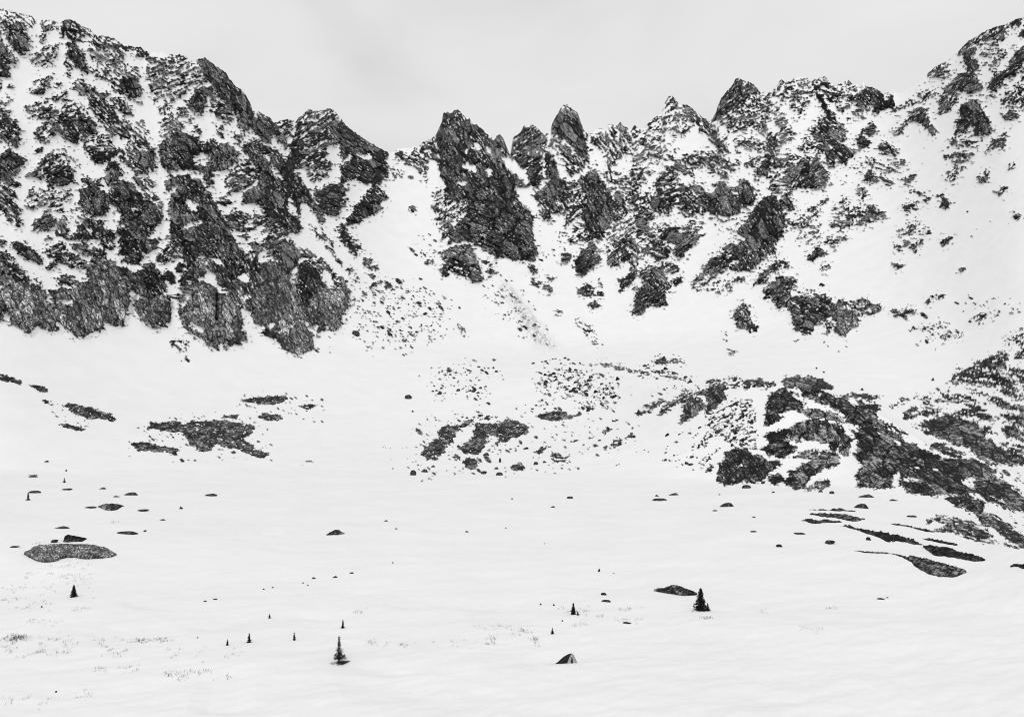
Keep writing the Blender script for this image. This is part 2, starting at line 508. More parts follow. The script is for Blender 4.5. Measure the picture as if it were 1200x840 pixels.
.85 -10 0,720 90,730 0,790
0 0 600,590 630,580 610,640 650,700 660,760 620,800 560,800 500,760 500,710 560,690
0 0 740,470 770,520 820,540 780,530
0 0 860,540 950,610 900,590
0 0 400,420 480,440 620,480 640,510 560,500 480,460
.85 30 830,460 900,480 990,540 900,520
.78 5 950,370 1000,350 1200,360 1200,410 1100,390 960,410
.75 5 1000,470 1080,460 1200,440 1200,480 1060,490
.8 5 1090,515 1200,510 1150,540
T 1000 400
.8 8 690,270 740,190 790,210 860,150 1000,100 1060,70 1100,110 1060,180 1120,260 1080,290 1000,320 880,310 720,300
.55 5 1060,20 1150,0 1130,25
.8 8 1120,120 1200,110 1200,60 1140,90
.85 25 1100,190 1200,200 1200,280 1130,250
.88 24 1030,340 1080,310 1200,390 1200,410 1100,390
.85 24 1000,280 1080,260 1200,320 1200,350 1080,310
.75 10 580,410 640,380 740,370 830,400 870,430 820,450 720,430 600,430
.85 12 940,410 1010,400 1150,450 1200,440 1200,490 1040,470
.85 8 350,490 420,465 560,475 600,490 520,520 360,535
.8 14 700,500 860,460 940,490 1000,570 900,560 800,520
.95 24 490,570 640,520 760,540 880,590 940,680 1080,770 1200,810 1200,860 940,860 800,740 640,690 500,640 600,620 480,600
.88 20 540,740 600,715 700,760 790,800 700,810 620,780
.88 15 1030,520 1200,520 1200,590 1100,570
.9 20 1060,600 1120,590 1200,620 1200,700 1060,650
.72 25 1040,710 1150,720 1200,760 1200,800 1080,750
.75 30 900,590 960,600 1000,660 930,640
.5 5 780,350 860,345 1040,390 900,370
.6 -5 450,395 530,380
.6 5 500,420 560,415
.4 -35 270,460 370,410
T 820 530
.97 50 120,200 140,80 190,30 320,0 440,30 480,60 580,70 480,140 430,200 280,200 190,230
0 0 250,105 310,65 290,100
.97 0 480,170 570,150 600,190 560,220 500,215
.97 40 600,210 640,140 720,80 860,50 860,130 790,160 740,250 680,260 630,240
.9 -10 770,60 830,20 950,0 990,70 900,110 850,100
.82 -15 740,260 800,230 900,190 915,230 880,260 780,270
.9 -15 640,40 740,0 840,0 740,30
.97 50 1080,0 1200,0 1200,250 1110,250 1140,190 1100,170 1140,120
T 1000 540
.97 34 60,-10 860,-10 1000,60 1080,150 1160,200 1200,260 1200,360 1100,330 1000,300 920,260 860,220 760,230 640,240 560,240 380,230 340,170 270,200 20,190 60,140
0 0 280,100 330,80 320,200 270,180
0 0 400,30 470,50 440,60
0 0 540,40 600,60 580,65
0 0 770,130 860,120 850,200 780,160
0 0 340,110 460,130 460,150 380,140
.97 60 630,270 680,250 820,250 880,270 920,300 910,370 860,360 740,320
.96 32 870,130 950,130 1060,170 1200,280 1200,330 1100,300 950,230 880,200
.9 28 870,380 920,360 1000,380 1100,440 1200,510 1200,610 1100,550 960,450 880,410
.9 20 510,410 600,385 800,420 940,470 1010,560 900,560 780,520 700,500 580,480 640,450 700,460 620,420 530,435
0 0 550,430 620,420 650,445 590,470
.9 15 1010,560 1170,610 1100,592
0 0 920,215 1060,280 1100,300 1000,270
0 0 930,280 1100,360 1190,440 1050,370
0 0 960,70 1060,120 1190,230 1130,190 1020,120
0 0 880,-20 1010,20 960,15
'''
random.seed(4); rng = np.random.default_rng(11)
scene = bpy.context.scene
COL = scene.collection

# ------------------------------------------------------------------ camera geometry (survey station the terrain is measured from)
F = 1039.0; CX, CY = 600.0, 420.0
PITCH = math.atan(50.0 / F)
H = 34.0
CP, SP = math.cos(PITCH), math.sin(PITCH)

def ray(x, y):
    """unit-horizontal direction of the sight line through bearing x / elevation y -> (dx, dy, slope)"""
    a = (np.asarray(x, float) - CX) / F
    b = (CY - np.asarray(y, float)) / F
    dx = a; dy = CP - b * SP; dz = SP + b * CP
    h = np.hypot(dx, dy)
    return dx / h, dy / h, dz / h

def unproject(x, y, r):
    dx, dy, s = ray(x, y)
    return np.stack([dx * r, dy * r, H + s * r], -1)

def plane_r(x, y):
    _, _, s = ray(x, y)
    return np.where(s < -0.004, -H / np.minimum(s, -0.004), 1e4)

# ------------------------------------------------------------------ noise
_p = rng.permutation(256)
PERM = np.concatenate([_p, _p]).astype(np.int32)
_ga = rng.uniform(0, 2 * math.pi, 256)
GX, GY = np.cos(_ga).astype(np.float32), np.sin(_ga).astype(np.float32)

def perlin(x, y, seed=0):
    x = np.asarray(x, np.float32) + seed * 17.31; y = np.asarray(y, np.float32) + seed * 9.77
    xi = np.floor(x).astype(np.int32); yi = np.floor(y).astype(np.int32)
    xf = x - xi; yf = y - yi
    u = xf * xf * xf * (xf * (xf * 6 - 15) + 10); v = yf * yf * yf * (yf * (yf * 6 - 15) + 10)
    def g(ix, iy, fx, fy):
        h = PERM[PERM[ix & 255] + (iy & 255)]
        return GX[h] * fx + GY[h] * fy
    n00 = g(xi, yi, xf, yf); n10 = g(xi + 1, yi, xf - 1, yf)
    n01 = g(xi, yi + 1, xf, yf - 1); n11 = g(xi + 1, yi + 1, xf - 1, yf - 1)
    a = n00 + u * (n10 - n00); b = n01 + u * (n11 - n01)
    return (a + v * (b - a)) * 1.4

def fbm(x, y, octv=4, seed=0, gain=0.5):
    t = 0; a = 1.0; f = 1.0
    for i in range(octv):
        t = t + a * perlin(x * f, y * f, seed + i * 3); a *= gain; f *= 2.03
    return t

def ridged(x, y, octv=3, seed=0):
    t = 0; a = 1.0; f = 1.0
    for i in range(octv):
        t = t + a * (1 - 2 * np.abs(perlin(x * f, y * f, seed + i * 5))); a *= 0.5; f *= 2.1
    return t

def to_cdf(n):
    s = np.sort(n.ravel()[::max(1, n.size // 20000)])
    return np.interp(n, s, np.linspace(0, 1, len(s))).astype(np.float32)

def smooth(e0, e1, x):
    t = np.clip((x - e0) / (e1 - e0), 0, 1)
    return t * t * (3 - 2 * t)

# ------------------------------------------------------------------ survey rasters: where bare rock shows
RX0, RY0, RX1, RY1 = -360, -60, 1560, 900
NX, NY = RX1 - RX0, RY1 - RY0

def pip(px, py, poly):
    inside = np.zeros(px.shape, bool)
    n = len(poly); j = n - 1
    for i in range(n):
        xi, yi = poly[i]; xj, yj = poly[j]
        c = ((yi > py) != (yj > py))
        if c.any():
            xc = (xj - xi) * (py - yi) / (yj - yi + 1e-12) + xi
            inside ^= c & (px < xc)
        j = i
    return inside

def capsule(px, py, a, b, w):
    ax, ay = a; bx, by = b
    vx, vy = bx - ax, by - ay
    t = np.clip(((px - ax) * vx + (py - ay) * vy) / (vx * vx + vy * vy + 1e-9), 0, 1)
    return np.hypot(px - ax - t * vx, py - ay - t * vy) < w

yy, xx = np.mgrid[RY0:RY1, RX0:RX1].astype(np.float32)
WX = 2.0 * fbm(xx / 9, yy / 9, 3, 40); WY = 2.0 * fbm(xx / 9, yy / 9, 3, 50)
DENS = np.full((NY, NX), 0.0, np.float32)
ANG = np.zeros((NY, NX), np.float32)
TONE = np.zeros((NY, NX), np.float32)
NOROCK = np.zeros((NY, NX), np.float32)

def paint(poly, d, ang, light):
    xs = [p[0] for p in poly]; ys = [p[1] for p in poly]
    m = 7
    x0 = max(0, int(min(xs) - m - RX0)); x1 = min(NX, int(max(xs) + m - RX0) + 1)
    y0 = max(0, int(min(ys) - m - RY0)); y1 = min(NY, int(max(ys) + m - RY0) + 1)
    if x1 <= x0 or y1 <= y0: return
    px = xx[y0:y1, x0:x1] + WX[y0:y1, x0:x1]; py = yy[y0:y1, x0:x1] + WY[y0:y1, x0:x1]
    if len(poly) == 2: ins = capsule(px, py, poly[0], poly[1], 2.2)
    else: ins = pip(px, py, poly)
    sub = DENS[y0:y1, x0:x1]
    if d > 0: ins = ins & ((sub < d) | (d > .4))
    sub[ins] = d
    NOROCK[y0:y1, x0:x1][ins] = 1.0 if d == 0 else 0.0
    if d > 0:
        ANG[y0:y1, x0:x1][ins] = ang
        TONE[y0:y1, x0:x1][ins] = light

ox = oy = 0
for line in ROCK_TXT.strip().splitlines():
    w = line.split()
    if w[0] == 'T': ox, oy = float(w[1]), float(w[2]); continue
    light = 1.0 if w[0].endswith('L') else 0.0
    d = float(w[0].rstrip('L'))
    pts = [(ox + float(a) / 6, oy + float(b) / 6) for a, b in (q.split(',') for q in w[2:])]
    paint(pts, d, float(w[1]), light)

# sparse rubble fields (broad low-density sheets)
for poly, d, ang in [
    ([(635,440),(655,428),(700,436),(726,450),(735,465),(715,478),(660,470),(625,462)], .30, 5),
    ([(495,436),(520,430),(590,430),(590,443),(500,446)], .16, 0),
    ([(498,458),(550,450),(585,458),(560,466),(498,466)], .16, 0),
    ([(1060,470),(1200,430),(1200,640),(1120,580)], .10, 20),
    ([(160,500),(190,490),(300,490),(325,540),(240,536),(150,532)], .08, 0), ([(60,466),(140,490),(138,500),(60,492)], .08, 0), ([(275,460),(385,468),(380,495),(275,494)], .05, 0),
    ([(478,535),(495,500),(540,484),(625,488),(622,512),(575,535),(600,556),(540,556),(478,560)], .09, 0), ([(625,478),(690,478),(690,500),(630,500)], .10, 0), ([(620,515),(720,495),(760,505),(680,550),(610,556)], .06, -20),

    ]:
    m = pip(xx + WX * 2, yy + WY * 2, poly) & (DENS < d)
    DENS[m] = d; ANG[m] = ang
# beyond the surveyed window the same kind of ground carries on (mirrored)
def mirror(A):
    i0 = -RX0; i1 = 1200 - RX0
    A[:, :i0] = A[:, i0 + 1:2 * i0 + 1][:, ::-1]
    n = NX - i1
    A[:, i1:] = A[:, i1 - n:i1][:, ::-1]
for A in (DENS, ANG, TONE, NOROCK): mirror(A)

def box1(a, r, ax):
    pad = [(0, 0), (0, 0)]; pad[ax] = (r + 1, r)
    c = np.cumsum(np.pad(a, pad, mode='edge'), axis=ax, dtype=np.float64)
    n = 2 * r + 1
    if ax == 0: return ((c[n:] - c[:-n]) / n).astype(np.float32)
    return ((c[:, n:] - c[:, :-n]) / n).astype(np.float32)
def blur(a, r, it=2):
    for _ in range(it): a = box1(box1(a, r, 0), r, 1)
    return a
SPARSE = np.where(DENS < .33, DENS, 0).astype(np.float32); SOLID = np.where(DENS < .33, 0, DENS).astype(np.float32)
def grow(a):
    p_ = np.pad(a, 1, mode='edge')
    return np.maximum.reduce([a, p_[:-2, 1:-1], p_[2:, 1:-1], p_[1:-1, :-2], p_[1:-1, 2:]])
CLEAN = blur(NOROCK, 1, 1)
rw_ = smooth(985, 1040, xx) * smooth(330, 280, yy)
SOLID = np.clip(grow(SOLID) * (1 - NOROCK) * (1 + .28 * rw_), 0, 1)
AMB = blur(SOLID, 5, 2)
DENS_S = .8 * blur(SOLID, 1, 1) + .2 * blur(SOLID, 2, 2)
cw = smooth(585, 640, xx) * smooth(330, 270, yy) * (1 - .35 * rw_)
DENS_S = np.maximum(DENS_S, np.minimum((.26 + .34 * cw) * AMB, .17 + .15 * cw) * (1 - CLEAN) * (yy < 430))
SPARSE_S = .35 * blur(SPARSE, 3, 1) + .65 * blur(SPARSE, 9, 2)
REL1 = blur(DENS, 4, 2); REL2 = blur(DENS, 14, 2)
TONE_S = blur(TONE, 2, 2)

# deep clefts in the cliffs: (points, half width px, depth px)
CLEFTS = [([(254,345),(253,370),(256,400)], 2.0, 16), ([(343,305),(344,330),(348,360)], 2.2, 14),
          ([(334,300),(345,312),(338,322)], 6, 16), ([(158,350),(155,365)], 2.5, 10), ([(63,350),(66,372)], 1.8, 8),
          ([(96,355),(96,385)], 1.2, 7), ([(111,350),(114,378)], 1.2, 7), ([(286,300),(282,320)], 4, 12), ([(200,358),(206,366)], 2, 8),
          ([(205,235),(215,240)], 4, 8), ([(985,505),(980,525)], 2.5, 9), ([(1147,565),(1152,575)], 3, 6), ([(1127,585),(1132,592)], 2, 5),
          ([(697,205),(712,240)], 1.5, 6), ([(560,278),(590,292)], 1.5, 6), ([(303,185),(306,235)], 1.5, 7), ([(975,495),(972,520)], 1.3, 5)]
CLEFT = np.zeros((NY, NX), np.float32)
for pts, w, dep in CLEFTS:
    for a, b in zip(pts[:-1], pts[1:]):
        x0 = int(min(a[0], b[0]) - 4 * w - RX0); x1 = int(max(a[0], b[0]) + 4 * w - RX0) + 1
        y0 = int(min(a[1], b[1]) - 4 * w - RY0); y1 = int(max(a[1], b[1]) + 4 * w - RY0) + 1
        px = xx[y0:y1, x0:x1] + .5 * WX[y0:y1, x0:x1]; py = yy[y0:y1, x0:x1]
        vx, vy = b[0] - a[0], b[1] - a[1]
        t = np.clip(((px - a[0]) * vx + (py - a[1]) * vy) / (vx * vx + vy * vy), 0, 1)
        dd = np.hypot(px - a[0] - t * vx, py - a[1] - t * vy)
        CLEFT[y0:y1, x0:x1] = np.maximum(CLEFT[y0:y1, x0:x1], dep * np.exp(-(dd / w) ** 2))

def sample(A, x, y):
    fx = np.clip(np.asarray(x) - RX0, 0, NX - 1.01); fy = np.clip(np.asarray(y) - RY0, 0, NY - 1.01)
    ix = fx.astype(np.int32); iy = fy.astype(np.int32); tx = (fx - ix).astype(np.float32); ty = (fy - iy).astype(np.float32)
    return (A[iy, ix] * (1 - tx) + A[iy, ix + 1] * tx) * (1 - ty) + (A[iy + 1, ix] * (1 - tx) + A[iy + 1, ix + 1] * tx) * ty
def nearest(A, x, y):
    ix = np.clip(np.round(np.asarray(x) - RX0), 0, NX - 1).astype(np.int32); iy = np.clip(np.round(np.asarray(y) - RY0), 0, NY - 1).astype(np.int32)
    return A[iy, ix]

# ------------------------------------------------------------------ terrain profiles
SKY = [(-360,60),(-200,30),(-80,18),(0,11),(6,11),(20,15),(38,19),(41,25),(52,24),(62,24),(70,28),(73,25),(80,23),(87,25),(96,31),(104,34),(110,40),(118,42),(128,43),(134,46),(140,50),(150,53),(157,56),(164,55),(170,60),(176,64),(181,60),(185,63),(191,60),(198,65),
(203,64),(208,64),(218,66),(222,70),(228,74),(231,70),(240,68),(244,71),(248,74),(255,79),(263,84),(270,93),(276,102),(280,104),(283,104),(289,113),(293,121),(296,130),(302,130),(308,134),(316,138),(321,144),(327,143),(334,140),(342,141),(346,143),(350,138),(356,133),(362,128),(368,131),(376,130),(386,127),(392,130),(398,137),
(400,139),(405,147),(415,155),(430,165),(445,174),(456,180),(461,178),(470,174),(484,173),(490,172),(496,167),(506,163),(510,160),(514,151),(518,143),(519,134),(521,132),(527,133),(530,133),(532,129),(538,130),(543,135),(547,140),(549,141),(550,138),(553,145),(558,147),(565,151),(570,157),(574,157),(577,164),(580,165),(582,159),(586,158),(590,163),(594,173),(597,181),(598,182),(600,168),
(601,160),(604,158),(609,158),(613,149),(615,147),(620,150),(623,145),(628,149),(634,155),(638,158),(645,154),(648,143),(652,136),(657,128),(660,124),(664,123),(670,128),(676,132),(680,141),(684,152),(687,155),(694,157),(698,153),(703,150),(709,154),(713,146),(720,147),(724,147),(727,143),(731,148),(738,153),(744,147),(750,152),(755,151),(760,144),(768,138),(775,134),(778,123),(780,119),
(782,115),(788,112),(793,118),(797,124),(803,122),(810,126),(818,134),(826,140),(832,143),(838,135),(842,122),(846,115),(852,107),(858,100),(862,93),(867,92),(873,95),(880,97),(886,102),(892,110),(898,111),(908,104),(914,95),(922,94),(926,97),(932,91),(938,91),
(946,92),(950,96),(958,92),(968,91),(972,97),(980,101),(986,97),(993,94),(998,98),(1006,102),(1009,103),(1011,96),(1013,101),(1020,102),(1028,105),(1036,112),(1042,108),(1047,106),(1053,111),(1060,107),
(1065,103),(1075,97),(1085,90),(1092,82),(1100,76),(1110,72),(1120,64),(1128,55),(1136,48),(1146,42),(1158,35),(1170,31),(1182,28),(1190,23),(1200,21),(1300,0),(1400,10),(1560,60)]
# per bearing: (row, distance) at meadow edge, three basin steps, crest, behind-crest, wall foot ; distance of the ridge
ST = {
 -360: [(545,460),(490,480),(450,510),(420,535),(400,555),(360,580), 880],
 0:    [(555,415),(510,460),(470,510),(450,545),(430,575),(382,620), 940],
 150:  [(555,415),(520,480),(490,540),(465,590),(435,640),(392,690), 1000],
 300:  [(553,425),(525,500),(495,580),(465,650),(435,700),(408,750), 1060],
 450:  [(553,425),(525,520),(495,610),(460,700),(430,770),(405,830), 1330],
 600:  [(556,410),(530,490),(490,610),(445,720),(430,790),(412,900), 1420],
 700:  [(560,395),(530,460),(490,580),(440,700),(428,760),(408,930), 1430],
 800:  [(565,372),(530,410),(490,455),(460,500),(453,600),(402,900), 1400],
 900:  [(568,360),(530,385),(480,412),(443,440),(450,510),(398,850), 1360],
 1000: [(574,345),(540,372),(500,398),(463,425),(470,490),(400,780), 1300],
 1100: [(592,302),(570,325),(550,348),(528,372),(528,408),(402,700), 1170],
 1200: [(622,236),(605,262),(590,290),(568,325),(553,355),(392,600), 1020],
 1560: [(622,236),(590,270),(560,310),(530,350),(500,390),(370,540), 900],
}
sx = np.array(sorted(ST)); gx = np.arange(RX0, RX1).astype(float)
def box1d(a, r):
    c = np.cumsum(np.pad(a, (r + 1, r), mode='edge')); n = 2 * r + 1
    return (c[n:] - c[:-n]) / n
TY, TR = [], []
for k in range(6):
    TY.append(box1d(np.interp(gx, sx, [ST[s][k][0] for s in sx]), 35)); TR.append(box1d(np.interp(gx, sx, [ST[s][k][1] for s in sx]), 35))
TT = box1d(np.interp(gx, sx, [ST[s][6] for s in sx]), 35)
skx, sky_ = zip(*SKY)

cols = np.concatenate([np.arange(-352, -8, 4.0), np.arange(-8, 1208.1, 0.85), np.arange(1212, 1552, 4.0)])
NC = len(cols)
ty = [np.interp(cols, gx, a) for a in TY]; tr = [np.interp(cols, gx, a) for a in TR]; tt = np.interp(cols, gx, TT)
teeth_w = np.interp(cols, [0, 440, 470, 600, 1050, 1070, 1200], [.7, .5, .9, 1.1, 1.3, .7, .6])
yt = np.interp(cols, skx, sky_) - 2.6 * teeth_w * np.maximum(0, perlin(cols / 4.2, cols * 0, 8)) + 0.9 * perlin(cols / 2.6, cols * 0, 3) + .5 * perlin(cols / 1.3, cols * 0, 5)

# rows of the grid: (y, r) per column
Y, R, SEG = [], [], []
n_mead = 330
for i in range(n_mead):
    t = i / n_mead
    y = 925 + (ty[0] - 925) * t
    rr = plane_r(cols, y)
    w = smooth(.85, 1.0, t)
    Y.append(y); R.append(rr * (1 - w) + (tr[0] * (1 - w) + tr[0] * w) * w if False else rr + (tr[0] - plane_r(cols, ty[0])) * smooth(.6, 1.0, t)); SEG.append(0)
seg_n = [70, 90, 90, 40, 90]
for k, n in enumerate(seg_n):
    for i in range(n):
        t = i / n
        Y.append(ty[k] + (ty[k + 1] - ty[k]) * t); R.append(tr[k] + (tr[k + 1] - tr[k]) * t); SEG.append(1)
Y = np.array(Y); R = np.array(R)
# soften the kinks along each profile
def smooth_rows(A, r, lo):
    B = A.copy()
    c = np.cumsum(np.pad(A, ((r + 1, r), (0, 0)), mode='edge'), axis=0); n = 2 * r + 1
    S = (c[n:] - c[:-n]) / n
    B[lo:-2 * r] = S[lo:-2 * r]
    return B
lo = n_mead - 40
Y = smooth_rows(Y, 9, lo); R = smooth_rows(R, 9, lo)
n_wall = 540
t = (np.arange(n_wall + 1) / n_wall)[:, None]
yts = np.interp(cols, gx, box1d(box1d(np.interp(gx, skx, sky_), 45), 45))   # mean crest height: the face itself is smooth, only its top is toothed
yw = ty[5] + (yts - ty[5]) * t + (yt - yts) * np.clip(t, 0, 1) ** 3.0
q_ = np.clip((yw - ty[5]) / (yts - ty[5]), 0, 1.6)
g = q_ ** 1.05
rw = tr[5] + (tt - tr[5]) * g
Y = np.concatenate([Y, yw]); R = np.concatenate([R, rw])
NR0 = len(Y)
j0 = NR0 - n_wall - 1
for _ in range(2):
    c_ = np.cumsum(np.pad(R, ((25, 24), (0, 0)), mode='edge'), axis=0); S_ = (c_[49:] - c_[:-49]) / 49
    wgt = (np.clip(1 - np.abs(np.arange(NR0) - j0) / 110, 0, 1) ** .5)[:, None]
    R = R * (1 - wgt) + S_ * wgt
    c_ = np.cumsum(np.pad(Y, ((25, 24), (0, 0)), mode='edge'), axis=0); S_ = (c_[49:] - c_[:-49]) / 49
    Y = Y * (1 - wgt) + S_ * wgt
YV, XV = Y, np.broadcast_to(cols, Y.shape)
MPX = R / F          # metres one survey step spans at that distance

# ------------------------------------------------------------------ rock / snow field
YQ = np.maximum(YV, yt[None] + 3.5)          # the crest is made of the rock just under it
dens = sample(DENS_S, XV, YQ)
spar = sample(SPARSE_S, XV, YQ)
ang = np.radians(nearest(ANG, XV, YQ))
ca, sa = np.cos(ang), np.sin(ang)
U = XV * ca + YV * sa; V = -XV * sa + YV * ca
streak = fbm(U / 11, V / 3.0, 3, 60, .62)
XR = XV * .81 + YV * .59; YR = -XV * .59 + YV * .81
fine = fbm(XR / 3.3, YR / 2.6, 2, 70)
lump = fbm(XV / 9, YV / 7, 2, 80)
wr_ = smooth(1010, 1070, XV) * smooth(405, 440, YV) * (XV < 1560)
streak = streak * (1 - wr_) + 1.3 * fbm((U + 7 * fbm(XV / 11, YV / 6, 2, 66)) / 24, (V + 2.2 * fbm(XV / 15, YV / 8, 3, 67)) / 3.1, 3, 65, .6) * wr_
fine = fine * (1 - .2 * wr_)
n01 = to_cdf(.62 * streak + .55 * fine + .35 * lump)
thr = dens - .05 * smooth(.3, .6, dens) * smooth(.95, .85, dens) + .09 * smooth(.50, .68, dens) + .06 * smooth(.88, .95, dens)
mask = smooth(-.05, .05, thr - n01) * (dens > .015)
# single blocks strewn over the snow: every block a jittered cell of its own size
def blocks(x, y, p, cell, seed):
    cx = np.floor(x / cell).astype(np.int32); cy = np.floor(y / cell).astype(np.int32)
    hit = np.full(x.shape, -1.0, np.float32)
    for dx in (-1, 0, 1):
        for dy in (-1, 0, 1):
            ix, iy = cx + dx, cy + dy
            h = PERM[PERM[(ix + seed) & 255] + (iy & 255)]
            h1 = PERM[h + 37].astype(np.float32) / 255; h2 = PERM[h + 91].astype(np.float32) / 255; h3 = PERM[h + 150].astype(np.float32) / 255; h4 = PERM[h + 211].astype(np.float32) / 255
            qx = x - (ix + .15 + .7 * h1) * cell; qy = y - (iy + .15 + .7 * h2) * cell
            an = (h3 - .5) * 1.6
            ux = (qx * np.cos(an) + qy * np.sin(an)) / (.75 + .55 * h1); uy = (-qx * np.sin(an) + qy * np.cos(an)) / (.42 + .25 * h2)
            rad = cell * (.22 + .42 * h3 ** 2)
            hit = np.maximum(hit, np.where(h4 < p, 1 - np.hypot(ux, uy) / rad, -1))
    return hit
sel = np.where((spar > .01) & (dens < .5))
xs_, ys_, ps_ = XV[sel] + 1.3 * fine[sel], YV[sel] + .9 * fine[sel], spar[sel] * np.clip(.75 + 1.3 * fbm(XV[sel] / 15, YV[sel] / 9, 2, 280), .05, 1.7)
bl = np.maximum(np.maximum(blocks(xs_, ys_, np.clip(ps_ * 2.4, 0, .9), 3.0, 0), blocks(xs_ + 31, ys_ + 7, np.clip(ps_ * 1.9, 0, .8), 5.6, 60)), blocks(xs_ + 11, ys_ + 3, np.clip(ps_ * .35, 0, .3), 8, 120))
mb = np.zeros_like(mask); mb[sel] = smooth(-.05, .25, bl)
mask = np.maximum(mask, mb).astype(np.float32)
ax_ = np.clip((YV - 330) / 85, 0, 1)
grit = np.exp(-((XV - (590 + ax_ * 56)) / (6 + 9 * ax_)) ** 2) * smooth(326, 338, YV) * smooth(418, 395, YV) * (XV > 560) * (XV < 680)
mask = np.maximum(mask, (grit * np.clip(.24 + .34 * fbm(U / 3, V / 9, 2, 290) + .25 * fbm((XV - YV * .62) / 2.2, YV / 14, 2, 291), 0, .5)).astype(np.float32))
def vor(x, y, sx_, sy_, seed):
    x = x / sx_; y = y / sy_
    cx = np.floor(x).astype(np.int32); cy = np.floor(y).astype(np.int32)
    f1 = np.full(x.shape, 9.0, np.float32); f2 = f1.copy(); hid = np.zeros(x.shape, np.int32); ox_ = np.zeros(x.shape, np.float32); oy_ = ox_.copy()
    for dx in (-1, 0, 1):
        for dy in (-1, 0, 1):
            ix, iy = cx + dx, cy + dy
            h = PERM[PERM[(ix + seed) & 255] + (iy & 255)]
            qx = (x - ix - .1 - .8 * PERM[h + 37] / 255.0).astype(np.float32); qy = (y - iy - .1 - .8 * PERM[h + 91] / 255.0).astype(np.float32)
            d_ = np.hypot(qx, qy); near_ = d_ < f1
            f2 = np.where(near_, f1, np.minimum(f2, d_)); hid = np.where(near_, h, hid); ox_ = np.where(near_, qx, ox_); oy_ = np.where(near_, qy, oy_); f1 = np.where(near_, d_, f1)
    r = lambda k: PERM[hid + k].astype(np.float32) / 255
    return r(5), r(60) - .5, r(120) - .5, ox_, oy_, f2 - f1
wob = 2.2 * fine; Uw = U + 2.5 * lump; Vw = V + 1.2 * lump + .5 * fine
big = vor(Uw, Vw, 21.0, 9.5, 11); med = vor(Uw + wob, Vw, 8.5, 3.6, 77)
facet = 3.2 * (big[1] * big[3] * 1.6 + big[2] * big[4] * 2.2) + 2.6 * (big[0] - .5) + 1.5 * (med[1] * med[3] + med[2] * med[4] * 1.5) + 1.0 * (med[0] - .5)
crackb = 1 - smooth(.03, .13, big[5]); crackm = 1 - smooth(.02, .16, med[5])
# rock colour: strata streaks, facet tones painted in for light and shade, joints
fx = fbm(XR / 17 + .5 * streak, YR / 22, 2, 210); cellf = np.floor(fx * 4.0) / 4.0
vein = 1 - smooth(0, .10, np.abs(fbm(U / 20, V / 5.5, 2, 220)))
texv = .42 * fbm(U / 9, V / 1.7, 2, 230, .7) + .22 * perlin(XR / 1.7, YR / 1.7, 240) + .85 * (big[0] - .5) + .55 * (med[0] - .5) + .30 * fbm(XV / 60, YV / 60, 2, 250) - .25 * vein - .75 * crackb - .35 * crackm
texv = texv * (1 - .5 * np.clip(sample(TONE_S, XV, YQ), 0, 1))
# dusted ledges: hairlines of snow caught inside the rock
dust = to_cdf(fbm(U / 8, V / 1.5, 2, 270, .7) + .8 * perlin(XR / 2.1, YR / 1.6, 275) + .5 * perlin(XV / 24, YV / 24, 278))
low_ = .06 * smooth(NR0 - n_wall + 10, NR0 - n_wall - 60, np.arange(NR0))[:, None]
solid = np.clip(sample(TONE_S, XV, YQ), 0, 1)
mask = (mask * (1 - .85 * smooth(.915 + .06 * solid, .955 + .04 * solid, dust - low_))).astype(np.float32)


# relief, towards the open side of the slope, in multiples of the local step
rel1 = sample(REL1, XV, YV); rel2 = sample(REL2, XV, YV); cleft = sample(CLEFT, XV, YV)
wallw = np.concatenate([np.zeros(n_mead), np.full(NR0 - n_mead, 1.0)])[:, None]
wallw = np.minimum(wallw, smooth(0, 60, np.arange(NR0) - n_mead)[:, None])
# cliff bands: near-vertical steps separated by shelves, tilted with the strata
band = V / 11 + 1.3 * fbm(XV / 30, YV / 30, 2, 110)
step = (band - np.floor(band)); step = smooth(0, .75, step)
rid30 = ridged(XV / 34, YV / 46, 2, 120); rid8 = ridged(U / 12, V / 6, 2, 130); rid3 = ridged(U / 5.5, V / 2.6, 2, 140)
disp = 4 * rel1 + 6 * rel2 + .65 * mask * (.5 + 2.6 * (1 - step) + 1.6 * rid8 + .8 * rid3 + .5 * fine + 1.3 * facet - 2.4 * crackb - .8 * crackm) + rel1 * 2.2 * rid30 + rel1 * 2.6 * ridged((XV + .22 * YV + 5 * lump) / 17, YV / 80, 2, 125)
disp = disp + (1 - mask) * .5 * fbm(XV / 26, YV / 13, 3, 150) + mask * np.clip((thr - n01) * 5, 0, 1.0)
disp = disp - cleft
fade_top = smooth(0, 14, (NR0 - 1 - np.arange(NR0)))[:, None] * .85 + .15
disp = disp * wallw * fade_top
lowk = 0.45 + 0.55 * smooth(n_mead + 200, n_mead + 420, np.arange(NR0))[:, None]   # basin relief is gentler
Rf = R - disp * MPX * lowk
P = unproject(XV, YV, Rf)

# snow surface of the meadow: wind drifts, low steps, ripples (metres)
WXm, WYm = P[..., 0], P[..., 1]
mead = 1 - smooth(n_mead - 30, n_mead + 200, np.arange(NR0))[:, None]
near = smooth(260, 90, R)
drift = .55 * fbm(WXm / 70, WYm / 38, 3, 160) + .13 * fbm((WXm + .5 * WYm) / 11, (WYm - .5 * WXm) / 6, 3, 170, .55) * (1 + near) + .035 * fbm((WXm + .6 * WYm) / 3.2, (WYm - .6 * WXm) / 1.5, 3, 180) * near
